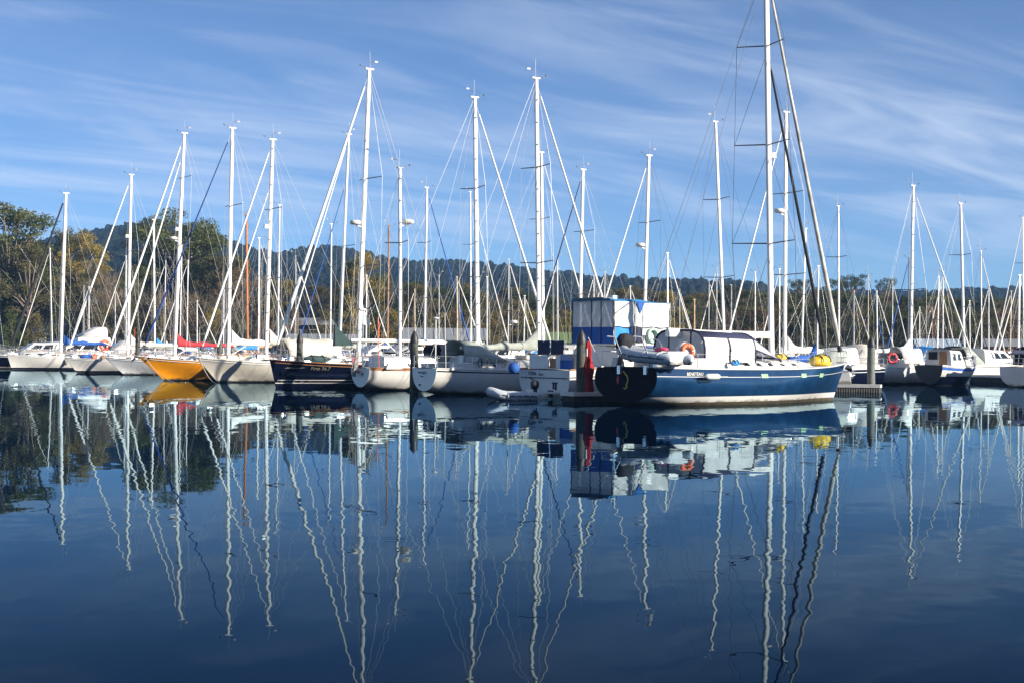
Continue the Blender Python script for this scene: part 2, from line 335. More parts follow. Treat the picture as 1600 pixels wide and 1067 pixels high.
# ------------------------------------------------------------------ boats
class Boat:
    """local frame: x forward from the stern, y to port, z up from the waterline"""
    def __init__(s, name, label, cat, loc, ang, L, B, group=None, zs=(1.2, 1.05, 1.4), keel=0.5, zk0=0.05, over=1.0, rake=0.15, tr=0.7, maxs=0.42, bown=1.25, midn=2.3, tumble=0.0):
        s.tumble = tumble; s.L, s.B, s.zsv, s.keel, s.zk0, s.over, s.rake, s.tr, s.maxs, s.bown, s.midn = L, B, zs, keel, zk0, over, rake, tr, maxs, bown, midn
        s.root = thing(name, label, cat, (loc[0], loc[1], 0), ang, group)
        s.M = Matrix.Translation((loc[0], loc[1], 0)) @ Matrix.Rotation(ang, 4, 'Z'); s.Mi = s.M.inverted()
    def s_px(s, px, lat=0.0):          # local x where the fore-and-aft line at offset lat is seen in photo column px
        lo, hi = -s.L, 2 * s.L
        def col(x):
            w = s.M @ Vector((x, lat, 0)); return w.x / w.y * F_PX + 800 - px
        f0 = col(lo)
        for _ in range(50):
            m = (lo + hi) / 2
            if col(m) * f0 > 0: lo = m
            else: hi = m
        return lo
    def zpx(s, x, lat, py):            # local height of photo row py at local (x, lat)
        w = s.M @ Vector((x, lat, 0)); return P(800 + w.x / w.y * F_PX, py, w.y).z
    def loc_px(s, px, py, x):          # local point at local x seen at pixel: slides along the depth of the centre line
        w = s.M @ Vector((x, 0, 0)); return s.Mi @ P(px, py, w.y)
    def zsheer(s, t):
        a, b, c = s.zsv; q = t * 2 - 1
        return b + ((a - b) * q * q if q < 0 else (c - b) * q * q)
    def half(s, t):
        t = min(max(t, 0), 1)
        if t < s.maxs: k = s.tr + (1 - s.tr) * math.sin(math.pi / 2 * t / s.maxs)
        else: k = max(0.0, 1 - ((t - s.maxs) / (1 - s.maxs)) ** 2.1)
        return s.B / 2 * k
    def zkeel(s, t):
        if t < 0.45: return s.zk0 + (-s.keel - s.zk0) * math.sin(t / 0.45 * math.pi / 2)
        return -s.keel + (s.keel - 0.18) * ((t - 0.45) / 0.55) ** 2
    def pt(s, t, z, side=1):
        zk, zs = s.zkeel(t), s.zsheer(t); z = min(max(z, zk), zs); u = (z - zk) / (zs - zk)
        n = s.midn + (s.bown - s.midn) * sm((t - 0.45) / 0.5)
        y = s.half(t) * (max(0.0, 1 - (1 - u) ** n)) ** (1 / n)
        y *= 1 - s.tumble * max(0.0, (u - 0.45) / 0.55) ** 2 * (1 - sm((t - 0.6) / 0.3))
        zr = z / s.zsheer(t)
        xs = s.rake * zr; xb = s.L - s.over * (1 - zr)
        return Vector((xs + (xb - xs) * t, side * y, z))
    def nrm(s, t, z, side=1):
        a = s.pt(t + 0.01, z, side) - s.pt(t - 0.01, z, side); b = s.pt(t, z + 0.03, side) - s.pt(t, z - 0.03, side)
        n = a.cross(b).normalized()
        return n if n.y * side > 0 else -n
    def t_of(s, x): return min(max(x / s.L, 0), 1)
    def deck(s, x, y=0):
        t = s.t_of(x); return s.zsheer(t) + 0.05 * (1 - (y / max(s.half(t), 0.1)) ** 2)
    # --- shell
    def hull(s, top, boot=None, anti=None, stripe=None, b0=0.08, b1=0.2, cove=(0.80, 0.84), nst=26, label=None):
        mats = [top, anti or M_ANTIFOUL, boot or top, stripe or top]
        rows = []                     # (function z(t), material of the band above)
        for f in (0, 0.3, 0.65): rows.append((lambda t, f=f: s.zkeel(t) * (1 - f) if s.zkeel(t) < 0 else s.zkeel(t), 1))
        rows.append((lambda t: 0.0, 1)); rows.append((lambda t: b0, 2)); rows.append((lambda t: b1, 0))
        for f, m in ((0.25, 0), (0.5, 0), (cove[0], 3), (cove[1], 0), (1.0, 0)):
            rows.append((lambda t, f=f: b1 + (s.zsheer(t) - b1) * f, m))
        ts = [0.5 - 0.5 * math.cos(math.pi * i / nst) for i in range(nst + 1)]
        mb = MB(); nr = len(rows)
        for side in (1, -1):
            vs = [s.pt(t, r[0](t), side) for t in ts for r in rows]
            for j in range(nr - 1):
                fs = []
                for i in range(nst):
                    a, b, c, d = i * nr + j, (i + 1) * nr + j, (i + 1) * nr + j + 1, i * nr + j + 1
                    if (vs[a] - vs[d]).length < 1e-5 and (vs[b] - vs[c]).length < 1e-5: continue
                    fs.append((a, b, c, d) if side < 0 else (d, c, b, a))
                used = sorted({k for f in fs for k in f}); mp = {k: n for n, k in enumerate(used)}
                mb.add([vs[k] for k in used], [tuple(mp[k] for k in f) for f in fs], rows[j][1], True)
        o = mb.build('hull', mats, s.root)
        bm = bmesh.new(); bm.from_mesh(o.data); bmesh.ops.remove_doubles(bm, verts=bm.verts, dist=0.0005)
        bmesh.ops.dissolve_degenerate(bm, edges=bm.edges, dist=0.0005); bm.to_mesh(o.data); bm.free()
        if label: o['label'] = label
        return o
    def transom(s, m, label=None):
        zk, zs = s.zkeel(0), s.zsheer(0); k = 12
        ring = [s.pt(0, zk + (zs - zk) * (i / k) ** 1.6, -1) for i in range(k + 1)] + [s.pt(0, zk + (zs - zk) * (i / k) ** 1.6, 1) for i in range(k, 0, -1)]
        mb = MB(); back = [p - Vector((0.012, 0, 0)) for p in ring]
        mb.add(back, [tuple(range(len(back)))[::-1]], 0)
        n = len(ring); mb.add(back + ring, [(i, (i + 1) % n, n + (i + 1) % n, n + i) for i in range(n)], 0, True)
        o = mb.build('transom', m, s.root)
        if label: o['label'] = label
        return o
    def deckplate(s, m=None, rail=None, rr=0.03):
        n = 24; vs = []; fs = []
        for i in range(n + 1):
            t = i / n; p = s.pt(t, 9, 1); q = s.pt(t, 9, -1)
            for k in range(5):
                u = k / 4; c = q.lerp(p, u); c.z += -0.01 + 0.06 * (1 - (2 * u - 1) ** 2); vs.append(c)
        for i in range(n):
            for k in range(4): a = i * 5 + k; fs.append((a, a + 5, a + 6, a + 1))
        mb = MB(); mb.add(vs, fs, 0, True); mb.build('deck', m or M_DECK, s.root)
        for side in (1, -1):
            pts = [s.pt(i / 20, 9, side) + Vector((0, 0, rr * 0.6)) for i in range(21)]
            MB().tube(pts, rr, 5).build('toe_rail', rail or M_WHITE, s.root)
    # --- superstructure
    def house(s, x0, x1, w0, w1, h0, h1, m=None, slope=0.5, aft=0.06, nwin=0, wz=(0.35, 0.75), wl=None, name='cabin', win=None, base=None, round_=0.08, wshape=0.7, frames=True):
        """raised cabin: half widths w0 (aft) w1 (fore), heights h0 h1 above deck"""
        n = 8
        def top_h(u): return h0 + (h1 - h0) * u
        def w(u): return w0 + (w1 - w0) * sm(u) if w1 < w0 else w0 + (w1 - w0) * u
        def zb(x): return (s.deck(x) - 0.05) if base is None else base
        rings = []
        for i in range(n + 1):
            u = i / n; xb = x0 + (x1 - x0) * u
            xt = x0 + aft + (x1 - slope - x0 - aft) * u
            z0 = zb(xb); hh = top_h(u); a = w(u); b = a * 0.86
            rings.append([Vector((xb, -a, z0)), Vector((xb + (xt - xb) * 0.85, -b - 0.02, z0 + hh * 0.85)), Vector((xt, -b * 0.88, z0 + hh)), Vector((xt, 0, z0 + hh + round_)),
                          Vector((xt, b * 0.88, z0 + hh)), Vector((xb + (xt - xb) * 0.85, b + 0.02, z0 + hh * 0.85)), Vector((xb, a, z0))])
        mb = MB(); mb.loft(rings, 0, closed=False, smooth=False)
        mb.add(rings[0], [tuple(range(7))], 0); mb.add(rings[-1], [tuple(range(7))[::-1]], 0)
        o = mb.build(name, m or M_WHITE, s.root)
        for side in (1, -1):
            for k in range(nwin):
                ua = 0.06 + (0.86 * k + 0.86 * (1 - wshape) / 2) / nwin; ub = ua + 0.86 * wshape / nwin
                def sp_(u, v):
                    i = u * n; j = min(int(i), n - 1); r = rings[j]; q = rings[j + 1]; f = i - j
                    lo, hi = (0, 1) if side < 0 else (6, 5)
                    A = r[lo].lerp(r[hi], v / 0.85); Bp = q[lo].lerp(q[hi], v / 0.85); return A.lerp(Bp, f)
                qd = [sp_(ua, wz[0]), sp_(ub, wz[0]), sp_(ub - 0.01, wz[1]), sp_(ua + 0.01, wz[1])]
                nv = (qd[1] - qd[0]).cross(qd[3] - qd[0]).normalized()
                if nv.y * side < 0: nv = -nv
                MB().add([p + nv * 0.008 for p in qd] + [p - nv * 0.02 for p in qd],
                         [(0, 1, 2, 3), (0, 4, 5, 1), (1, 5, 6, 2), (2, 6, 7, 3), (3, 7, 4, 0)]).build('window', win or M_GLASS, o)
                if frames: MB().tube([p + nv * 0.01 for p in qd] + [qd[0] + nv * 0.01], 0.016, 4).build('window_frame', M_STEEL, o)
        return o
    def gear(s):
        L, B = s.L, s.B
        for x, w in ((L * 0.82, 0.5), (L * 0.66, 0.55)):
            z = s.deck(x) + (0.05 if x > L * 0.78 else 0.36)
            o = MB().box((x, 0, z), (w, w, 0.08), None, 0, 0.94).build('hatch', M_WHITE, s.root); MB().box((x, 0, z + 0.045), (w * 0.8, w * 0.8, 0.02)).build('hatch_glass', M_GLASS, o)
        for side in (1, -1):
            y = side * B * 0.36
            MB().tube([(L * 0.2, y, s.deck(L * 0.2) + 0.05), (L * 0.2, y, s.deck(L * 0.2) + 0.3)], [0.1, 0.075], 8).build('winch', M_STEEL, s.root)
            MB().box((L * 0.16, y, s.deck(L * 0.16) + 0.1), (L * 0.2, 0.22, 0.3), None, 0, 0.9).build('coaming', M_WHITE, s.root)
            pts = [(L * (0.34 + 0.06 * i), side * B * (0.24 - 0.012 * i), s.deck(L * (0.34 + 0.06 * i)) + 0.55 - 0.03 * i) for i in range(6)]
            MB().tube(pts, 0.02, 5).build('grab_rail', M_TEAK, s.root)
        e = s.pt(0.93, 9, 1); MB().box((L * 0.93, 0, e.z + 0.09), (0.35, 0.22, 0.16), None, 0, 0.7).build('windlass', M_STEEL, s.root)
    def rails(s, m=None, st=8, t0=0.04, t1=0.93, h=0.6, pul=True, push=True, sides=(1, -1)):
        m = m or M_STEEL
        def e(t, side, z): p = s.pt(t, 9, side); return Vector((p.x, p.y * 0.96, p.z + z))
        for side in sides:
            for i in range(st):
                t = t0 + (t1 - t0) * (i + 0.5) / st
                MB().tube([e(t, side, 0), e(t, side, h)], 0.014, 5).build('stanchion', m, s.root)
            for z in (h * 0.5, h):
                MB().tube([e(t0 + (t1 - t0) * i / 14, side, z) for i in range(15)], 0.006, 4).build('lifeline', m, s.root)
        if pul:
            mb = MB(); b = s.pt(1, 9, 1)
            for z in (h * 0.5, h):
                mb.tube([e(t1, 1, z), e(0.97, 1, z), Vector((b.x + 0.1, 0, b.z + z)), e(0.97, -1, z), e(t1, -1, z)], 0.016, 5)
            for side in (1, -1):
                for t in (t1, 0.975): mb.tube([e(t, side, 0), e(t, side, h)], 0.016, 5)
            mb.build('pulpit', m, s.root)
        if push:
            mb = MB()
            for z in (h * 0.5, h): mb.tube([e(0.1, 1, z), e(0.005, 1, z), e(0.0, 0.3, z), e(0.0, -0.3, z), e(0.005, -1, z), e(0.1, -1, z)], 0.016, 5)
            for side in (1, -1):
                for t in (0.1, 0.005): mb.tube([e(t, side, 0), e(t, side, h)], 0.016, 5)
            mb.tube([e(0.0, 0.3, 0), e(0.0, 0.3, h)], 0.014, 5); mb.tube([e(0.0, -0.3, 0), e(0.0, -0.3, h)], 0.014, 5)
            mb.build('pushpit', m, s.root)
    # --- rig
    def rig(s, base_px, top_px, r=0.12, m=None, spread=(0.55,), slen=None, sweep=0.2, forestay=True, furl=None, furl_r=0.07, furl_to=0.93, inner=None, inner_at=0.8,
            boom=None, cover=None, boom_h=None, boom_m=None, wires=True, backstay=True, bits=True, radar=None, zbase=None, wr=0.009, xm=None, head_x=None, lamp=None, wm=None, droop=0.0, bow_t=0.985, steps=False, second=None):
        m = m or M_MAST; wm = wm or M_WIRE
        if xm is None: xm = s.s_px(base_px)
        if zbase is None: zbase = s.deck(xm) + 0.1
        base = Vector((xm, 0, zbase)); top = s.loc_px(top_px[0], top_px[1], xm)
        s.mast_base, s.mast_top, s.xm = base, top, xm
        mb = MB(); mid = base.lerp(top, 0.9); mb.tube([base, base.lerp(top, 0.5), mid, top], [r, r, r * 0.95, r * 0.8], 8, flat=0.72)
        mb.tube([top + Vector((-r * 2.0, 0, -0.02)), top + Vector((r * 1.7, 0, -0.02))], r * 0.45, 5)
        mo = mb.build('mast', m, s.root)
        d = top - base
        def at(f): return base + d * f
        if bits:
            w = MB(); w.tube([top, top + Vector((0, 0, 0.35)), top + Vector((-0.32, 0.05, 0.42))], 0.012, 4)
            w.box(top + Vector((-0.42, 0.05, 0.42)), (0.2, 0.012, 0.09)); w.tube([top + Vector((0.15, 0, 0)), top + Vector((0.55, 0, 0.12))], 0.012, 4); w.ball(top + Vector((0.57, 0, 0.16)), 0.05, 0, 6, 5)
            w.build('wind_vane', M_SPREAD, mo)
            MB().tube([top + Vector((0.0, 0.1, 0)), top + Vector((0.02, 0.1, 0.95))], 0.008, 4).build('antenna', M_WIRE, mo)
        if steps:
            k = MB(); n = int(d.length / 0.55)
            for i in range(3, n): k.box(at(i / n) + Vector((0, (r * 0.8) * (1 if i % 2 else -1), 0)), (0.1, 0.14, 0.03))
            k.build('mast_step', M_SPREAD, mo, kind='stuff')
        sl = slen or s.half(s.t_of(xm)) * 0.85
        tips = []
        for k, f in enumerate(spread):
            c = at(f); l = sl * (1 - 0.12 * k)
            pr = {}
            for side in (1, -1):
                tip = c + Vector((-sweep, side * l, 0.06)); pr[side] = tip
                MB().tube([c, tip], [0.035, 0.024], 5).build('spreader', M_SPREAD, mo)
            tips.append(pr)
        if wires:
            for side in (1, -1):
                e = s.pt(s.t_of(xm - 0.25), 9, side); pl = [Vector((xm - 0.25, e.y * 0.93, e.z))] + [t_[side] for t_ in tips] + [at(0.985)]
                MB().tube(pl, wr, 4).build('shroud', wm, s.root)
                for k, f in enumerate(spread):
                    st_ = Vector((xm - 0.75, e.y * 0.9, e.z)) if k == 0 else tips[k - 1][side]
                    MB().tube([st_, at(f - 0.015)], wr * 0.9, 4).build('lower_shroud', wm, s.root)
            if backstay:
                st_ = s.pt(0.01, 9, 1); MB().tube([Vector((0.12, 0, st_.z)), top], wr, 4).build('backstay', wm, s.root)
            MB().tube([base + Vector((0.3, 0.12, 0)), at(0.5) + Vector((0.18, 0.1, 0)), at(0.97)], wr, 4).build('halyard', wm, s.root)
        bw = s.pt(bow_t, 9, 1); bowp = Vector((bw.x, 0, bw.z + 0.05)) if head_x is None else Vector((head_x, 0, s.deck(head_x)))
        if forestay:
            hd = at(0.985 if furl_to >= 0.9 else furl_to + 0.02)
            MB().tube([bowp, hd], wr, 4).build('forestay', wm, s.root)
            if furl is not None:
                mb = MB(); n = 16; pts = [bowp.lerp(hd, 0.05 + (0.90) * i / n) for i in range(n + 1)]
                rs = [furl_r * (0.62 if i == 0 else 1.12 - 0.62 * (i / n)) for i in range(n + 1)]
                mb.tube(pts, rs, 7)
                o = mb.build('furled_sail', furl, s.root)
                MB().tube([bowp.lerp(hd, 0.03), bowp.lerp(hd, 0.045)], 0.11, 8).build('furling_drum', M_BLACK, o)
        if inner is not None:
            ib = bowp.lerp(Vector((xm, 0, bowp.z)), 0.22); hd = at(inner_at)
            MB().tube([ib.lerp(hd, 0.06 + 0.88 * i / 8) for i in range(9)], [furl_r * 0.75 * (1.1 - 0.5 * i / 8) for i in range(9)], 7).build('furled_sail', inner, s.root)
            MB().tube([ib, hd], wr, 4).build('inner_stay', wm, s.root)
        if boom:
            bh = base.z + (boom_h if boom_h is not None else 0.9)
            b0 = Vector((xm - 0.12, 0, bh)); b1 = Vector((xm - boom, 0, bh + droop))
            bo = MB().tube([b0, b1], [0.10, 0.085], 8).build('boom', boom_m or m, s.root)
            MB().tube([b0.lerp(b1, 0.3), Vector((xm - 0.15, 0, base.z + 0.15))], 0.03, 5).build('boom_vang', m, s.root)
            MB().tube([b1, at(0.98)], wr * 0.8, 4).build('topping_lift', wm, s.root)
            MB().tube([b0.lerp(b1, 0.85), Vector((xm - boom * 0.85, 0, s.deck(max(xm - boom * 0.85, 0.2)) + 0.2))], 0.015, 4).build('mainsheet', wm, s.root)
            if cover is not None:
                rings = []; n = 14
                for i in range(n + 1):
                    u = i / n; p = b0.lerp(b1, 0.02 + 0.95 * u)
                    hgt = 0.52 - 0.30 * u + 0.05 * math.sin(u * 17) + (0.55 * max(0, 1 - u * 9)); wd = 0.19 - 0.07 * u + 0.015 * math.sin(u * 23)
                    rings.append([p + Vector((0, math.sin(a) * wd * (1 if math.cos(a) < 0.2 else 0.75), 0.5 * hgt * (1 + math.cos(a)) - 0.13 + 0.02 * math.sin(u * 31 + a))) for a in [2 * math.pi * k / 9 for k in range(9)]])
                MB().loft(rings).build('sail_cover', cover, s.root)
        if radar:
            c = at(radar); q = MB(); q.tube([c + Vector((0.1, 0, -0.1)), c + Vector((0.45, 0, -0.02))], 0.04, 5); q.build('radar_bracket', m, mo)
            dm = MB(); cc = c + Vector((0.5, 0, 0.02)); pr = [(0.02, 0), (0.26, 0), (0.31, 0.06), (0.31, 0.17), (0.24, 0.24), (0.02, 0.26)]
            dm.loft([[cc + Vector((a * math.cos(2 * math.pi * k / 12), a * math.sin(2 * math.pi * k / 12), z)) for k in range(12)] for a, z in pr]); dm.build('radar', M_WHITE, mo)
        if lamp:
            c = at(lamp); MB().box(c + Vector((r + 0.14, 0, 0)), (0.26, 0.2, 0.24), None, 0, 0.8).build('deck_light', M_WHITE, mo)
        return mo
    def hood(s, x0, x1, w, h, z0, m, win=None, back=False, slope=0.9, aft_lean=-0.1, name='sprayhood', nseg=10):
        """canvas hood: arched aft hoop at x0, sloping to deck at x1"""
        def hoop(x, ww, hh, zz, lean):
            out = []
            for k in range(nseg + 1):
                a = math.pi * k / nseg
                cx_, sy_ = math.cos(a), math.sin(a)
                yy = ww * (abs(cx_) ** 0.6) * (1 if cx_ > 0 else -1); zc = zz + hh * sy_ ** 0.7
                out.append(Vector((x + lean * (sy_ ** 0.7), yy, zc)))
            return out
        hs = [hoop(x0, w, h, z0, aft_lean), hoop(x0 + (x1 - x0) * 0.38, w, h * 0.98, z0, 0.0), hoop(x1, w * 0.95, h * 0.12, z0 + 0.02, 0)]
        mb = MB(); mb.loft(hs, 0, closed=False, caps=False)
        o = mb.build(name, m, s.root)
        sm_ = o.modifiers.new('thick', 'SOLIDIFY'); sm_.thickness = 0.015
        if win is not None:   # side and front lights sewn into the canvas
            def panel(pa, pb, k0, k1, u0, u1, nm='hood_window'):
                q = [pa[k0].lerp(pb[k0], u0), pa[k0].lerp(pb[k0], u1), pa[k1].lerp(pb[k1], u1), pa[k1].lerp(pb[k1], u0)]
                mid = sum(q, Vector()) / 4; nv = (q[1] - q[0]).cross(q[3] - q[0]).normalized()
                if nv.dot(mid - Vector((mid.x - 0.2, 0, z0 + h * 0.3))) < 0: nv = -nv
                q = [p.lerp(mid, 0.1) + nv * 0.03 for p in q]
                MB().add(q + [p - nv * 0.02 for p in q], [(0, 1, 2, 3), (0, 4, 5, 1), (1, 5, 6, 2), (2, 6, 7, 3), (3, 7, 4, 0)]).build(nm, win, o)
            for a, b in ((0, 2), (nseg - 2, nseg)): panel(hs[0], hs[1], a, b, 0.08, 0.92)
            for a, b in ((1, 3), (3, 5), (5, 7), (7, 9)): panel(hs[1], hs[2], a, b, 0.12, 0.8)
        return o
    def lifebuoy(s, x, y, z, m=M_ORANGE, facing=(0, -1, 0), horseshoe=True, r=0.27):
        n = 18; pts = []
        for i in range(n + 1):
            a = (-60 + 300 * i / n) if horseshoe else 360 * i / n
            pts.append(Vector((math.cos(R(a)) * r, math.sin(R(a)) * r, 0)))
        mb = MB(); mb.tube(pts, 0.085, 7)
        o = mb.build('lifebuoy', m, s.root); o.matrix_local = frame_mat((x, y, z), (1, 0, 0), facing) ; return o
def boat_at_bow(px, Y, L, ang):
    return (XatY(px, Y) - L * math.cos(ang), Y - L * math.sin(ang))

def put(o, b, M=None):                 # place a top-level object given in a boat's local frame
    o.matrix_world = b.M @ (M if M is not None else Matrix.Identity(4)); return o
def lifebuoy(b, loc, facing, label, m=M_ORANGE, horseshoe=True, r=0.27):
    n = 18; pts = []
    for i in range(n + 1):
        a = (-60 + 300 * i / n) if horseshoe else 360 * i / n
        pts.append(Vector((math.cos(R(a)) * r, math.sin(R(a)) * r, 0)))
    f = Vector(facing); x = f.cross(Vector((0, 0, -1))).normalized()
    t = thing('lifebuoy', label, 'lifebuoy'); t.matrix_world = b.M @ frame_mat(loc, x, f)
    MB().tube(pts, r * 0.31, 7).build('ring', m, t)
    bd = MB()
    for a in (20, 90, 160): bd.box(Vector((math.cos(R(a)) * r, math.sin(R(a)) * r, 0)), (r * 0.64, 0.05, r * 0.64), Matrix.Rotation(R(a), 3, 'Z'))
    bd.build('band', M_WHITE, t)
    return t
def fender(b, loc, label, m=M_WHITE, r=0.12, l=0.6, horiz=False, group=None):
    t = thing('fender', label, 'fender', group=group); t.matrix_world = b.M @ Matrix.Translation(Vector(loc)) @ (Matrix.Rotation(R(90), 4, 'Y') if horiz else Matrix.Identity(4))
    pr = [(0.02, -l / 2), (r * 0.7, -l / 2 + 0.04), (r, -l / 2 + 0.13), (r, l / 2 - 0.13), (r * 0.7, l / 2 - 0.04), (0.02, l / 2)]
    MB().loft([[Vector((a * math.cos(2 * math.pi * k / 10), a * math.sin(2 * math.pi * k / 10), z)) for k in range(10)] for a, z in pr]).build('float', m, t)
    MB().tube([(0, 0, l / 2), (0, 0.02, l / 2 + 0.5)], 0.012, 4).build('rope', M_WIRE, t)
    return t
def inflatable(name, label, M, Lg=3.0, W=1.5, r=0.21, m=M_RIB, motor=None, group=None):
    t = thing(name, label, 'dinghy', group=group); t.matrix_world = M
    w = W / 2 - r
    for side in (1, -1):
        pts = [Vector((-0.15, side * w, r)), Vector((0.0, side * w, r)), Vector((Lg * 0.55, side * w, r)), Vector((Lg * 0.8, side * w * 0.85, r + 0.06)), Vector((Lg * 0.95, side * w * 0.45, r + 0.16)), Vector((Lg, 0, r + 0.2))]
        MB().tube(pts, [r * 0.35, r * 0.9, r, r, r, r * 0.95], 9).build('tube', m, t)
        MB().tube([p + Vector((0, side * r * 0.97, 0.0)) for p in pts[1:5]], 0.025, 4).build('rubbing_strake', M_BLACK, t)
    MB().loft([[Vector((x, -w, r * 0.5)), Vector((x, 0, r * 0.5 - 0.18 * (1 - x / Lg))), Vector((x, w, r * 0.5))] for x in (0.12, Lg * 0.5, Lg * 0.78)], closed=False).build('floor', M_GREYHULL, t)
    MB().box((0.12, 0, r + 0.05), (0.05, W - 2 * r - 0.02, 0.5)).build('transom_board', M_GREYHULL, t)
    for side in (1, -1):
        pts = []
        for i in range(25):
            u = i / 24; x_ = Lg * (0.1 + 0.62 * u); pts.append(Vector((x_, side * (w + r * 0.93), r + 0.07 - 0.09 * abs(math.sin(u * math.pi * 4)))))
        MB().tube(pts, 0.012, 4).build('grab_line', M_BLACK, t)
        for u in (0.15, 0.4, 0.65): MB().tube([(Lg * u, side * w, r), (Lg * u + 0.06, side * w, r)], r * 1.015, 9).build('seam_band', M_GREYHULL, t)
    MB().box((Lg * 0.45, 0, r * 1.6), (0.22, W - 2 * r + 0.1, 0.03)).build('thwart', M_WHITE, t)
    return t
def outboard(label, M, m=M_BLACK, k=1.0, tilt=0):
    t = thing('outboard_motor', label, 'outboard motor'); t.matrix_world = M
    rings = []
    for z, a, c in ((0.0, 0.17, 0.13), (0.08, 0.25, 0.17), (0.3, 0.27, 0.18), (0.42, 0.22, 0.15), (0.47, 0.08, 0.06)):
        rings.append([Vector((a * k * math.cos(2 * math.pi * j / 12) - 0.05, c * k * math.sin(2 * math.pi * j / 12), z * k)) for j in range(12)])
    MB().loft(rings).build('cowling', m, t)
    MB().loft([[Vector((x, y, 0.0)) for x, y in ((0.07, -0.06), (0.07, 0.06), (-0.16, 0.05), (-0.16, -0.05))], [Vector((x, y, -0.75 * k)) for x, y in ((0.04, -0.03), (0.04, 0.03), (-0.1, 0.03), (-0.1, -0.03))]], smooth=False).build('leg', M_BLACK, t)
    MB().box((0.12, 0, -0.12), (0.12, 0.22, 0.2)).build('bracket', M_SPREAD, t)
    q = MB()
    for a in (0, 120, 240):
        q.box((-0.14, 0.09 * math.cos(R(a)), -0.68 * k + 0.09 * math.sin(R(a))), (0.02, 0.1, 0.07), Matrix.Rotation(R(a), 3, 'X') @ Matrix.Rotation(R(25), 3, 'Y'))
    q.build('propeller', M_SPREAD, t)
    return t

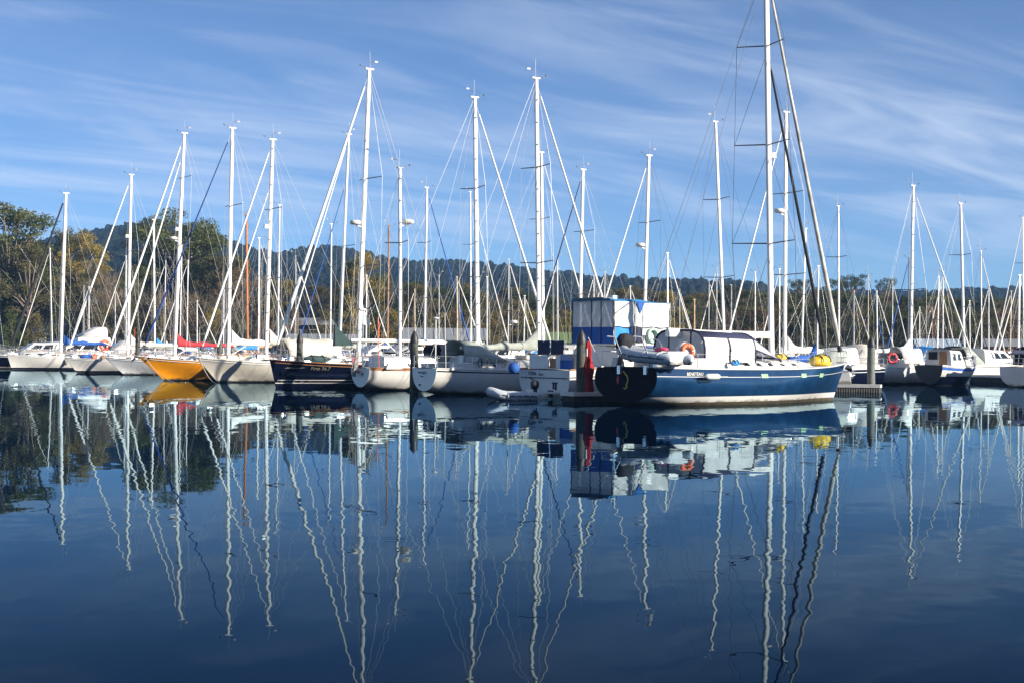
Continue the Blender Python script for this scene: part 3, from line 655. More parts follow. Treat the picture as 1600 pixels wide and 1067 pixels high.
# ---- the big blue yacht
def blue_yacht():
    a = R(41); b = Boat('sailboat', 'large glossy blue yacht with dark transom emblem and canvas cockpit tent', 'sailboat', (4.45, 60.86), a, 14.3, 4.2,
                        zs=(1.50, 1.42, 1.64), keel=0.6, zk0=0.14, over=0.9, rake=0.10, tr=0.86, maxs=0.45, bown=1.35, midn=2.5, tumble=0.10)
    b.hull(M_BLUE, boot=M_WHITE, anti=mat('antifouling_brown', (0.075, 0.06, 0.035), 0.7, var=0.4), stripe=M_WHITE, b0=0.13, b1=0.36, cove=(0.715, 0.735), nst=34)
    tr_m = mat('transom_shade', (0.002, 0.0025, 0.007), 0.5, var=0.2, spec=0.06)  # hull blue taken near black; the stern's shade is in this colour
    tr = b.transom(tr_m, 'transom coloured near black for its shade, with gold and red emblem')
    b.deckplate(rail=M_WHITE, rr=0.035)
    b.house(3.3, 11.4, 1.45, 0.55, 0.52, 0.26, slope=0.9, nwin=7, wz=(0.35, 0.68), wshape=0.5)
    co = MB()
    for side in (1, -1): co.box((2.6, side * 1.55, 1.68), (3.4, 0.25, 0.42), None, 0, 0.92)
    co.build('cockpit_coaming', M_WHITE, b.root)
    # wheel pedestal
    w = MB(); w.box((1.9, 0, 1.9), (0.3, 0.25, 0.8), None, 0, 0.7); w.tube([(1.68, math.cos(R(q)) * 0.5, 2.15 + math.sin(R(q)) * 0.5) for q in range(0, 361, 24)], 0.018, 5); w.build('steering_wheel', M_STEEL, b.root)
    b.rails(st=9, t0=0.12, push=False)
    # canvas tent over the cockpit
    x0 = 3.2; x1 = 6.3; x2 = 8.3; W = 1.42; z0 = 1.72; h = 1.30; ns = 14
    def hoop(x, ww, hh, zz):
        o = []
        for k in range(ns + 1):
            q = math.pi * k / ns; c = math.cos(q); s_ = math.sin(q)
            o.append(Vector((x, ww * abs(c) ** 0.45 * (1 if c > 0 else -1), zz + hh * s_ ** 0.55)))
        return o
    h0, h1 = hoop(x0, W, h, z0), hoop(x1, W, h * 0.93, z0); h2 = hoop(x2, W * 0.8, 0.16, z0 + 0.02)
    rf = MB(); rf.loft([p[3:ns - 2] for p in (h0, h1)], closed=False, caps=False); ro = rf.build('canopy_roof', M_NAVYCLOTH, b.root); ro.modifiers.new('thick', 'SOLIDIFY').thickness = 0.02
    for side in (0, 1):
        ks = list(range(0, 4)) if side == 0 else list(range(ns - 3, ns + 1))
        for (ua, ub) in ((0.0, 0.48), (0.5, 1.0)):
            rr_ = []
            for i in range(13):
                u = ua + 0.012 + (ub - ua - 0.024) * i / 12; row = []
                for q in range(10):
                    f = q / 9 * (len(ks) - 1); j = min(int(f), len(ks) - 2); p = h0[ks[j]].lerp(h1[ks[j]], u).lerp(h0[ks[j + 1]].lerp(h1[ks[j + 1]], u), f - j)
                    p.y += 0.05 * noise.noise(Vector((p.x * 1.8 + p.z * 1.1, p.z * 1.5, 4.0))) * (1 if 0 < q < 9 else 0); row.append(p)
                rr_.append(row)
            MB().loft(rr_, closed=False, caps=False, smooth=True).build('side_curtain', M_VINYLW, b.root)
    def zh(y):
        c = (abs(y) / W) ** (1 / 0.45); return z0 + h * max(0, math.sqrt(max(0, 1 - c * c))) ** 0.55
    ysp = [-W, -W * 0.45, W * 0.4, W]
    for ya, yb in zip(ysp, ysp[1:]):
        n = 8; lo = []; hi = []
        for i in range(n + 1):
            y = ya + 0.03 + (yb - ya - 0.06) * i / n; y = max(-W * 0.999, min(W * 0.999, y)); lo.append(Vector((x0 - 0.05, y, z0))); hi.append(Vector((x0 - 0.01, y, max(z0 + 0.05, zh(y) - 0.06))))
        MB().loft([lo, hi], closed=False, caps=False).build('aft_curtain', M_VINYL, b.root)
    for y in ysp[1:3]: MB().tube([(x0 - 0.05, y, z0), (x0 - 0.02, y, zh(y))], 0.03, 5).build('curtain_seam', M_NAVYCLOTH, b.root)
    MB().tube([p + Vector((-0.02, 0, 0)) for p in h0], 0.045, 6).build('canopy_hoop', M_NAVYCLOTH, b.root)
    MB().tube(h1, 0.04, 6).build('canopy_hoop', M_NAVYCLOTH, b.root)
    # sloping windscreen with navy frames
    for ka, kb in ((1, 4), (4, 7), (7, 10), (10, 13)):
        q = [h1[ka].lerp(h2[ka], 0.04), h1[kb].lerp(h2[kb], 0.04), h1[kb].lerp(h2[kb], 0.96), h1[ka].lerp(h2[ka], 0.96)]
        MB().add(q, [(0, 1, 2, 3)]).build('windscreen_panel', M_VINYL, b.root)
    for k in (1, 4, 7, 10, 13): MB().tube([h1[k], h2[k]], 0.05 if k in (4, 10) else 0.035, 5).build('windscreen_frame', M_NAVYCLOTH, b.root)
    MB().tube(h2, 0.05, 5).build('windscreen_frame', M_NAVYCLOTH, b.root)
    MB().tube([h1[k].lerp(h2[k], 0.5) for k in range(1, 5)], 0.045, 5).build('windscreen_frame', M_NAVYCLOTH, b.root)
    # rig
    b.rig(1206, (1196.5, -60), r=0.15, spread=(0.30, 0.545, 0.79), slen=1.75, sweep=0.45, furl=mat('genoa_wrap', (0.55, 0.53, 0.47), 0.8, var=0.5, scale=1.6, bump=0.3, bscale=3), furl_r=0.105, wr=0.012, boom=6.6, boom_h=1.25, droop=0.18,
          boom_m=M_MAST, inner=M_BLACKCLOTH, inner_at=0.78, wm=M_WIRED, lamp=0.52)
    bm_ = MB(); zz = b.mast_base.z + 1.25
    bm_.loft([[Vector((b.xm - x, y * k, zz + z)) for y, z in ((-0.13, -0.12), (0.13, -0.12), (0.15, 0.06), (0.07, 0.17), (-0.07, 0.17), (-0.15, 0.06))] for x, k in ((0.2, 1), (3.4, 1.05), (6.6, 0.9))])
    bm_.build('boom_mainsail_slot', M_MAST, b.root).location.z = 0.02
    # stern arch and davits
    for y in (-1.25, 0.2):
        MB().tube([(0.2, y, 1.5), (0.0, y, 2.1), (-0.35, y, 2.7), (-0.75, y, 2.72)], 0.03, 6).build('davit', M_STEEL, b.root)
        MB().box((-0.06, y, 1.42), (0.12, 0.16, 0.34)).build('davit_foot', M_STEEL, b.root)
    for side in (1, -1):
        e = b.pt(0.02, 9, side); f = b.pt(0.14, 9, side)
        MB().tube([f + Vector((0, 0, 0)), f + Vector((0, 0, 0.65)), e + Vector((0, 0, 0.65)), e], 0.018, 5).build('pushpit', M_STEEL, b.root)
    # hull portlights, name
    for px in (1195, 1256, 1284):
        x = b.s_px(px, -1.7); t = x / b.L
        for _ in range(4):
            p = b.pt(t, 1.17, -1); w = b.M @ p; t += (px - (800 + w.x / w.y * F_PX)) / 30 / b.L
        p = b.pt(t, 1.17, -1); n = b.nrm(t, 1.17, -1); tx = (b.pt(t + 0.01, 1.17, -1) - b.pt(t - 0.01, 1.17, -1))
        o = MB().box((0, 0, 0), (0.42, 0.17, 0.03)).build('portlight', M_PORTREFLECT, b.root); o.matrix_local = frame_mat(p + n * 0.005, tx, n)
    t = b.s_px(1088, -1.95) / b.L; p = b.pt(t, 1.26, -1); n = b.nrm(t, 1.26, -1); tx = (b.pt(t + 0.01, 1.26, -1) - b.pt(t - 0.01, 1.26, -1))
    text_mesh('lettering', 'BENETEAU', 0.19, M_FENDER, b.root, frame_mat(p + n * 0.012, tx, n), shear=0.25)
    # transom emblem: gold S-curve and red half disc
    def tp(y, z): zr = z / 1.5; return Vector((b.rake * zr - 0.022, y, z))
    S = [(-0.06, 1.36), (0.02, 1.28), (0.16, 1.18), (0.22, 1.05), (0.20, 0.92), (0.14, 0.82), (0.20, 0.74), (0.10, 0.66), (0.02, 0.7)]
    MB().tube([tp(-y + 0.05, z) for y, z in S], 0.028, 5).build('emblem', M_GOLD, tr)
    MB().add([tp(0.34, 1.02)] + [tp(0.34 + 0.13 * math.cos(R(q)), 1.02 + 0.17 * math.sin(R(q))) for q in range(-90, 91, 15)][::-1], [tuple(range(14))]).build('emblem', M_EMRED, tr)
    return b
K = blue_yacht()
# gear on the blue yacht
x = K.s_px(1071, -1.95); lifebuoy(K, (x, -2.05, 2.1), (0, -1, 0), 'orange horseshoe lifebuoy on the rail of the blue yacht', r=0.3)
inflatable('inflatable_dinghy', 'pale grey inflatable dinghy hung across the stern of the blue yacht', K.M @ Matrix.Translation((0.55, -2.45, 1.60)) @ Matrix.Rotation(R(83), 4, 'Z') @ Matrix.Rotation(R(-3), 4, 'Y'), Lg=3.5, W=1.55, r=0.25)
outboard('black covered outboard motor standing on the stern rail of the blue yacht', K.M @ Matrix.Translation((0.9, 0.95, 2.15)) @ Matrix.Rotation(R(20), 4, 'X'), k=1.55, m=M_BLACKCLOTH)
def bag(name, label, cat, M, size, m, seed=1, strap=True):
    t = thing(name, label, cat); t.matrix_world = M; bm = bmesh.new(); bmesh.ops.create_icosphere(bm, subdivisions=3, radius=1)
    for v in bm.verts:
        k = 1 + 0.16 * noise.noise(v.co * 2.2 + Vector((seed, 0, 0))) + 0.06 * noise.noise(v.co * 6)
        v.co = Vector((v.co.x * size[0] * k, v.co.y * size[1] * k, max(-0.55, v.co.z) * size[2] * k + size[2] * 0.55))
    for f in bm.faces: f.smooth = True
    me = bpy.data.meshes.new('sack'); bm.to_mesh(me); bm.free(); me.materials.append(m); link('sack', me, t)
    if strap:
        for sx in (-0.45, 0.4):
            MB().tube([Vector((sx * size[0], math.cos(R(q)) * size[1] * 1.0, max(0.02, size[2] * 0.55 + math.sin(R(q)) * size[2] * 1.02))) for q in range(0, 181, 20)], 0.025, 5).build('strap', M_BLACK, t)
    return t
x = K.s_px(1281, -0.3); bag('raft_bag', 'bright yellow rumpled raft bag lashed on the blue yacht foredeck', 'bag', K.M @ Matrix.Translation((x, -0.35, K.deck(x))), (0.62, 0.4, 0.30), M_YELCLOTH, 3)
x = K.s_px(1216, -0.3); bag('sail_bag', 'small yellow sail bag at the mast foot of the blue yacht', 'bag', K.M @ Matrix.Translation((x, -0.45, K.deck(x) + 0.36)), (0.32, 0.22, 0.15), M_YELCLOTH, 5)
x = K.s_px(1142, -1.7); bag('fender_bag', 'small blue bag hung on the blue yacht guard rail', 'bag', K.M @ Matrix.Translation((x, -1.95, 1.62)), (0.24, 0.10, 0.13), M_BRIGHTBLUE, 7, True)
x = K.s_px(1109, -2.05); fender(K, (x, -2.22, 1.17), 'long pale fender lying along the blue yacht side', m=mat('fender_grey', (0.55, 0.6, 0.55), 0.4), r=0.12, l=0.85, horiz=True)
x = K.s_px(1028, -1.0); bag('pink_towel', 'pink towel bundled on the grey dinghy of the blue yacht', 'towel', K.M @ Matrix.Translation((1.2, -0.9, 2.15)), (0.22, 0.34, 0.11), M_PINK, 9, False)
bag('white_sack', 'white sack on the side deck beside the orange horseshoe lifebuoy', 'bag', K.M @ Matrix.Translation((1.75, -1.65, 1.95)), (0.45, 0.35, 0.36), M_SAIL, 12, False)
# red ensign hanging limp
def flag():
    t = thing('flag', 'limp red ensign hanging from a staff beside the dark piling', 'flag'); t.matrix_world = K.M
    p0 = K.Mi @ P(919, 533, 63.6); p1 = K.Mi @ P(921, 612, 63.6)
    rings = []; n = 16
    for i in range(n + 1):
        u = i / n; c = p0.lerp(p1, u); wd = 0.05 + 0.11 * math.sin(min(1, u * 2.2) * math.pi / 2) * (1 - 0.35 * u) + 0.02 * math.sin(u * 14)
        rings.append([c + Vector((math.cos(q) * wd * (1 + 0.5 * math.sin(4 * q + u * 6)), math.sin(q) * wd * (1 + 0.5 * math.sin(4 * q + u * 6)), 0)) for q in [2 * math.pi * k / 14 for k in range(14)]])
    MB().loft(rings).build('cloth', M_RED, t)
    mb = MB(); c = p0.lerp(p1, 0.22); mb.box(c + Vector((-0.17, -0.06, 0)), (0.03, 0.1, 0.32)); mb.build('canton', M_WHITE, t)
    MB().tube([K.pt(0.02, 9, 1), p0 + Vector((0, 0, 0.15))], 0.018, 5).build('staff', M_WHITE, t)
flag()

# ---- white flybridge cruiser behind the piling
def cruiser():
    a = R(38); t_ = Vector((-math.sin(a), math.cos(a))); st = Vector((XatY(891, 67.0), 67.0)); c = st + t_ * 1.75
    b = Boat('motor_cruiser', 'white flybridge cruiser with blue canvas and vinyl upper enclosure', 'motor cruiser', (c.x, c.y), a, 13.5, 4.1, zs=(1.28, 1.45, 2.2), keel=0.5, zk0=-0.1, over=1.8, rake=-0.05, tr=0.87, maxs=0.4, bown=1.2, midn=3.2)
    b.hull(M_WHITE, boot=M_WHITE, stripe=M_BLACK, b0=0.06, b1=0.12, cove=(0.70, 0.745)); tr = b.transom(M_WHITE); b.deckplate(rail=M_TEAK, rr=0.04)
    # transom details
    def tp(y, z): return Vector((b.rake * z / 1.28 - 0.03, y, z))
    MB().tube([tp(-1.6, 0.93), tp(1.6, 0.93)], 0.022, 5).build('rubbing_strake', M_BLACK, tr)
    for y, z in ((-0.75, 0.72), (-0.45, 0.36)):
        q = MB(); q.box(tp(y, z), (0.05, 0.36, 0.05)); q.box(tp(y - 0.07, z - 0.16), (0.04, 0.09, 0.3)); q.box(tp(y + 0.09, z - 0.14), (0.04, 0.07, 0.26)); q.build('transom_tee', M_NAVYCLOTH, tr)  # navy T shapes standing on the transom
    MB().tube([tp(1.3, 0.95), tp(0.9, 0.9), tp(0.62, 0.75), tp(0.55, 0.5), tp(0.57, 0.1)], 0.02, 5).build('shore_hose', M_BLACK, tr)
    M_ = frame_mat(tp(0.82, 1.1), (0, -1, 0), (-1, 0, 0)); text_mesh('lettering', 'TITRA', 0.22, M_NAVYCLOTH, tr, M_)
    text_mesh('lettering', 'Slow', 0.16, M_NAVYCLOTH, tr, frame_mat(tp(0.22, 1.08), (0, -1, 0), (-1, 0, 0)), shear=0.3)
    MB().box((-0.45, -0.9, 0.30), (0.8, 1.7, 0.07)).build('swim_platform', M_WHITE, b.root)
    # cockpit wall, door opening and rail
    q = MB(); 
    for ya, yb in ((-1.7, -0.2), (0.35, 1.7)): q.box((0.5, (ya + yb) / 2, 1.6), (0.06, yb - ya, 0.62))
    q.build('cockpit_bulwark', M_WHITE, b.root)
    MB().box((0.56, 0.075, 1.55), (0.04, 0.5, 0.5)).build('cockpit_door', M_TEAK, b.root)
    MB().tube([(0.45, -1.75, 1.95), (0.45, 1.75, 1.95)], 0.03, 6).build('hand_rail', M_TEAK, b.root)
    b.house(2.9, 9.6, 1.75, 1.2, 0.95, 0.85, slope=1.6, nwin=4, wz=(0.4, 0.85), name='saloon', wshape=0.88, base=1.35)
    for (ya, yb) in ((-0.55, 0.35), (0.42, 1.3)):
        n = 8; MB().loft([[Vector((0.62 + 0.03 * noise.noise(Vector((i * 0.6, j * 0.7, ya))), ya + (yb - ya) * i / n, 1.94 + 0.62 * j / 5 + (0.02 * math.sin(i * 1.1) if j == 5 else 0))) for i in range(n + 1)] for j in range(6)], closed=False, caps=False).build('cockpit_cover', M_NAVYCLOTH, b.root)
    for y in (-0.57, 0.385, 1.32): MB().tube([(0.66, y, 1.3), (0.66, y, 2.58)], 0.02, 5).build('cover_post', M_STEEL, b.root)
    MB().tube([(0.66, -0.57, 2.57), (0.66, 1.32, 2.57)], 0.02, 5).build('cover_rail', M_STEEL, b.root)
    x0 = b.s_px(958, -1.42); x1 = b.s_px(1046, -1.42); W = 1.42
    zt = b.zpx(x0, -W, 468); zv = b.zpx(x0, -W, 511); zb = b.zpx(x0, -W, 537)
    MB().box(((x0 + x1) / 2 + 0.2, 0, zb - 0.02), (x1 - x0 + 0.3, 3.0, 0.1)).build('flybridge_deck', M_WHITE, b.root)
    xm = x0 + (x1 - x0) * 0.40
    # roof with dark aft edge and blue canvas side
    def sec(x, zt_, w=W): return [Vector((x, -w, zt_ - 0.07)), Vector((x, -w * 0.9, zt_ + 0.02)), Vector((x, 0, zt_ + 0.08)), Vector((x, w * 0.9, zt_ + 0.02)), Vector((x, w, zt_ - 0.07)), Vector((x, 0, zt_ - 0.05))]
    MB().loft([sec(x0 - 0.12 + (x1 - x0 + 0.27) * i / 10, zt - 0.13 * max(0, i / 10 - 0.4) / 0.6 + 0.03 * math.cos(i * 1.26)) for i in range(11)], smooth=False).build('roof', mat('canopy_blue', (0.03, 0.20, 0.42), 0.7, var=0.15), b.root)
    MB().box((x0 - 0.05, 0, zt + 0.07), (0.5, 2.2, 0.06)).build('solar_panel', M_SPREAD, b.root)
    ys = [-W, -W * 0.42, W * 0.05, W]
    for ya, yb in zip(ys, ys[1:]):
        n = 9; MB().loft([[Vector((x0 + 0.01 + 0.05 * noise.noise(Vector((ya + (yb - ya) * i / n * 1.4, j * 0.5 + i * 0.15, 3))), ya + .02 + (yb - ya - .04) * i / n, zv + (zt - .06 - zv) * j / n)) for i in range(n + 1)] for j in range(n + 1)], closed=False, caps=False).build('aft_curtain', M_VINYLG, b.root)
    for y in ys: MB().tube([(x0 - 0.01, y, zb), (x0 - 0.01, y, zt)], 0.025, 5).build('curtain_seam', M_NAVYCLOTH, b.root)
    n = 16; MB().loft([[Vector((x0 + 0.01 + 0.06 * noise.noise(Vector((i * 0.45, j * 0.4, 8))), -W + 2 * W * i / n, zb + (zv - zb) * j / 6)) for i in range(n + 1)] for j in range(7)], closed=False, caps=False).build('lower_curtain', M_SAILBLUE, b.root)
    # side: crumpled clear curtain, folded blue corner, front curtain
    def crump(xa, xb, za, zb_, seed, n=12):
        vs = []; fs = []
        for i in range(n + 1):
            for j in range(n + 1):
                p = Vector((xa + (xb - xa) * i / n, -W, za + (zb_ - za) * j / n)); p.y += 0.09 * noise.noise(Vector((p.x * 2.4 + seed, p.z * 2.4 + p.x, seed))); vs.append(p)
        for i in range(n):
            for j in range(n): q_ = i * (n + 1) + j; fs.append((q_, q_ + n + 1, q_ + n + 2, q_ + 1))
        return MB().add(vs, fs, 0, True)
    crump(x0 + 0.05, xm - 0.1, zv, zt - 0.08, 2).build('side_curtain', M_VINYLW, b.root)
    crump(xm + 0.35, x1, zv - 0.35, zt - 0.12, 6).build('side_curtain', M_VINYLW, b.root)
    crump(xm - 0.1, xm + 0.35, zv, zt - 0.1, 9, 5).build('side_curtain', M_VINYLW, b.root)
    MB().add([(xm - 0.12, -W - 0.05, zt - 0.06), (xm + 0.5, -W - 0.05, zt - 0.07), (xm + 0.36, -W - 0.07, zt - 0.3), (xm + 0.2, -W - 0.05, zt - 0.62), (xm + 0.08, -W - 0.07, zt - 0.35)], [(0, 1, 2, 3, 4)]).build('rolled_flap', M_SAILBLUE, b.root)
    for xx in (x0 + 0.05, xm - 0.1, xm + 0.35, x1):
        MB().tube([(xx, -W - 0.02, zb), (xx + 0.02, -W - 0.03, (zb + zt) / 2), (xx, -W - 0.02, zt - 0.05)], 0.02, 5).build('curtain_seam', M_GREYCLOTH, b.root)
    MB().tube([(x0 - 0.03 + (x1 - x0) * i / 12, -W - 0.03, zv + 0.03 * math.sin(i * 1.7)) for i in range(13)], 0.022, 5).build('curtain_hem', M_NAVYCLOTH, b.root)
    for i in range(5): MB().tube([(x0 + 0.3 + i * 0.75, -W - 0.02, zb + 0.02), (x0 + 0.36 + i * 0.75, -W - 0.14, zb - 0.22)], 0.01, 4).build('lashing', M_WIRE, b.root)
    crump(x0 + 0.05, xm - 0.25, zb, zv, 3, 6).build('lower_curtain', M_BRIGHTBLUE, b.root)
    MB().add([(xm - 0.25, -W, zb + 0.2), (xm + 0.35, -W, zb), (xm + 0.45, -W, zv - 0.1), (xm - 0.2, -W, zv)], [(0, 1, 2, 3)]).build('lower_curtain', M_NAVYCLOTH, b.root)
    MB().add([(x1 + 0.02, -W, zv - 0.4), (x1 + 0.02, W, zv - 0.4), (x1, W, zt - 0.13), (x1, -W, zt - 0.13)], [(0, 1, 2, 3)]).build('front_curtain', M_VINYL, b.root)
    MB().box(((xm + x1) / 2 + 0.5, -W + 0.06, (zb + zv) / 2 - 0.1), (x1 - xm, 0.08, zv - zb)).build('flybridge_side', M_WHITE, b.root)
    pts = [(xm + 0.95 + 0.30 * math.cos(R(q)), -W - 0.1, (zb + zv) / 2 + 0.30 * math.sin(R(q))) for q in range(0, 361, 20)]
    MB().tube(pts, 0.07, 6).build('coiled_hose', mat('hose_green', (0.35, 0.55, 0.45), 0.5), b.root)
    for y in (-0.6, 0.3):
        MB().tube([(x0 + 0.8, y, zt), (x0 + 0.8, y, zt + 0.35)], 0.02, 5).build('antenna', M_WHITE, b.root)
    MB().box((x0 + 0.6, -0.75, zt + 0.12), (0.35, 0.3, 0.16)).build('roof_locker', M_WHITE, b.root)
    return b
I = cruiser()
def towel():
    n = 8; w = I.M; t = thing('towel', 'blue and white patterned towel over the cruiser stern rail', 'towel'); t.matrix_world = I.M
    m = bpy.data.materials.new('towel_check'); m.use_nodes = True; tt = m.node_tree; bb = tt.nodes['Principled BSDF']; bb.inputs['Roughness'].default_value = 0.9
    co = nn(tt, 'ShaderNodeTexCoord'); ck = nn(tt, 'ShaderNodeTexChecker'); tt.links.new(co.outputs['Object'], ck.inputs[0]); ck.inputs['Scale'].default_value = 13
    ck.inputs[1].default_value = (0.03, 0.08, 0.33, 1); ck.inputs[2].default_value = (0.55, 0.58, 0.66, 1); tt.links.new(ck.outputs[0], bb.inputs['Base Color'])
    rings = [[Vector((0.36 + 0.02 * math.sin(i * 1.3), -1.45 + 0.8 * i / n, z)) for i in range(n + 1)] for z in (1.98, 1.86, 1.72)]
    MB().loft(rings, closed=False, caps=False).build('patterned_end', m, t)
    rings = [[Vector((0.34 + 0.02 * math.sin(i * 1.3), -1.44 + 0.78 * i / n, z)) for i in range(n + 1)] for z in (1.72, 1.5, 1.28)]
    MB().loft(rings, closed=False, caps=False).build('plain_end', M_SAILBLUE, t)
towel()
inflatable('inflatable_dinghy', 'small grey inflatable tender floating at the white cruiser stern', Matrix.Translation((XatY(832, 66.5), 66.6, -0.04)) @ Matrix.Rotation(R(197), 4, 'Z'), Lg=1.9, W=1.35, r=0.21)
outboard('small black outboard motor on the tender by the white cruiser', Matrix.Translation((XatY(834, 66.5), 66.6, 0.50)) @ Matrix.Rotation(R(197), 4, 'Z'), k=0.75)
bt = thing('mooring_buoy', 'round blue buoy hanging beside the white cruiser stern', 'buoy', (0, 0, 0)); bt.location = P(803, 575, 69.2)
MB().ball((0, 0, 0), 0.26, 0, 14, 9).build('float', M_SAILBLUE, bt); MB().tube([(0, 0, 0.25), (0.05, 0, 0.6), (0.3, 0.35, 0.8)], 0.02, 4).build('rope', M_WIRED, bt)

# ---- white sloop with grey sail cover
def sloop_h():
    b = Boat('sailboat', 'white sloop with grey sail cover and rounded name transom', 'sailboat', (-4.2, 73.2), R(33), 12.0, 3.6, zs=(1.24, 1.12, 1.5), keel=0.55, zk0=0.15, over=1.4, rake=0.05, tr=0.64, maxs=0.46, midn=2.1)
    b.hull(M_WHITE, boot=M_WHITE, stripe=M_NAVY, b0=0.1, b1=0.16, cove=(0.86, 0.92), nst=30); tr = b.transom(M_WHITE); b.deckplate(rail=M_WHITE)
    text_mesh('lettering', 'Inner Light', 0.17, M_NAVYCLOTH, tr, frame_mat((-0.02, 0.15, 1.05), (0, -1, 0), (-1, 0, 0)), shear=0.2)
    text_mesh('lettering', 'Hobart', 0.09, M_NAVYCLOTH, tr, frame_mat((-0.02, 0.15, 0.86), (0, -1, 0), (-1, 0, 0)))
    MB().tube([(-0.05, 0.35, 0.45), (0.1, 0.35, 0.45)], 0.045, 8).build('exhaust_outlet', M_BLACK, tr)
    b.house(2.0, 8.9, 1.15, 0.6, 0.62, 0.34, slope=0.7, nwin=4, wz=(0.3, 0.62), wshape=0.45)
    xa = b.s_px(722, -1.0); b.hood(xa, xa + 2.6, 1.12, 1.02, b.deck(xa) + 0.3, M_GREYCLOTH, M_VINYL, aft_lean=0.15)
    b.gear(); b.rails(st=8, t0=0.1); b.rig(843, (838, 122), r=0.125, spread=(0.36, 0.69), sweep=0.1, furl=M_SAIL, furl_r=0.07, boom=4.6, boom_h=0.95, cover=M_GREYCLOTH, wr=0.010, steps=True)
    MB().tube([(0.3, -0.6, 1.3), (0.3, -0.6, 3.4), (0.3, -0.6, 3.55)], 0.03, 6).build('aerial_pole', M_MAST, b.root)
    MB().ball((0.3, -0.6, 3.6), (0.16, 0.16, 0.06), 0, 10, 6).build('aerial_dome', M_WHITE, b.root)
    return b
H = sloop_h()
# ---- white ketch
def ketch():
    b = Boat('sailboat', 'white two-masted ketch with teak rail and small round transom', 'sailboat', (-7.8, 79.2), R(34), 12.6, 3.5, zs=(1.14, 1.08, 1.5), keel=0.5, zk0=0.16, over=1.5, rake=0.0, tr=0.58, maxs=0.46, midn=2.0)
    b.hull(M_WHITE, boot=M_WHITE, stripe=M_TEAK, b0=0.08, b1=0.12, cove=(0.90, 0.985)); tr = b.transom(M_WHITE); b.deckplate(rail=M_TEAK, rr=0.045)
    o = MB().ball((0, 0, 0), (0.17, 0.012, 0.09), 0, 10, 6).build('emblem', M_ORANGE, tr); o.matrix_local = frame_mat((-0.02, 0.2, 0.95), (0, -1, 0), (0, 0, 1))
    text_mesh('lettering', 'Isla', 0.2, M_SPREAD, tr, frame_mat((-0.02, -0.25, 0.86), (0, -1, 0), (-1, 0, 0)))
    b.house(0.9, 4.2, 0.95, 1.0, 0.62, 0.6, slope=0.3, nwin=1, wz=(0.35, 0.7), wshape=0.25, name='aft_cabin')
    b.house(5.2, 9.6, 1.1, 0.6, 0.62, 0.36, slope=0.6, nwin=3, wz=(0.35, 0.7), wshape=0.5)
    b.gear(); b.hood(4.4, 6.2, 1.05, 0.95, b.deck(5) + 0.35, M_NAVYCLOTH, M_VINYL)
    b.rails(st=8, t0=0.08)
    b.rig(625, (625, 262), r=0.10, spread=(0.6,), forestay=False, backstay=False, boom=2.9, boom_h=0.8, zbase=b.deck(2.5) + 0.6, radar=0.70, steps=True)
    b.rig(747, (742, 152), r=0.135, spread=(0.33, 0.66), furl=M_SAIL, furl_r=0.075, boom=4.1, boom_h=1.2, backstay=True, wr=0.010, steps=True)
    b.rudder = MB().box((-0.15, 0.25, 1.35), (0.2, 0.1, 1.3), Matrix.Rotation(R(10), 3, 'Y')).build('wind_vane_gear', mat('vane_grey', (0.2, 0.19, 0.17), 0.6), b.root)
    return b
G = ketch()

# ---- boats lying bow-out on the left
A210 = R(214)
def bow_boat(label, px, Y, L, B, zs, over, top, mast, name='sailboat', boot=None, stripe=None, b0=0.08, b1=0.18, cove=(0.86, 0.9), cabh=0.5, ang=A210, hood=None, tr=0.7, rr=0.03, rail=None, rails=True, group=None, anti=None, bown=1.2, **rig):
    b = Boat(name, label, 'sailboat', boat_at_bow(px, Y, L, ang), ang, L, B, group=group, zs=zs, over=over, tr=tr, bown=bown)
    b.hull(top, boot=boot, stripe=stripe, b0=b0, b1=b1, cove=cove, anti=anti); b.transom(top); b.deckplate(rail=rail, rr=rr)
    b.house(L * 0.28, L * 0.76, B * 0.31, B * 0.15, cabh, cabh * 0.55, slope=0.6, nwin=4, wz=(0.35, 0.7), wshape=0.6)
    for side in (1, -1): MB().tube([b.pt(0.01 + 0.975 * i / 24, b.zsheer(i / 24) * 0.9, side) for i in range(25)], 0.022, 5).build('rubbing_strake', rail or M_GREYHULL, b.root)
    b.gear()
    if hood: b.hood(L * 0.27, L * 0.43, B * 0.3, 0.9, b.deck(L * .3) + 0.35, hood, M_VINYL)
    if rails: b.rails(st=7)
    if mast: b.rig(mast[0], (mast[1], mast[2]), zbase=b.deck(b.s_px(mast[0])) + cabh * 0.5, **rig)
    return b
Fb = bow_boat('navy racing sloop with white waterline stripes and plumb bow', 421, 83.0, 12.4, 3.8, (1.25, 1.22, 1.5), 0.38, M_NAVY, (560, 577, 108), boot=M_WHITE, stripe=M_WHITE, b0=0.22, b1=0.26, cove=(0.03, 0.05), rail=M_TEAK, anti=M_NAVY, tr=0.82,
             r=0.14, spread=(0.32, 0.62), furl=M_SAIL, furl_r=0.105, boom=5.6, boom_h=1.05, backstay=True, radar=0.46, wr=0.010, hood=M_BLACKCLOTH, sweep=0.35)
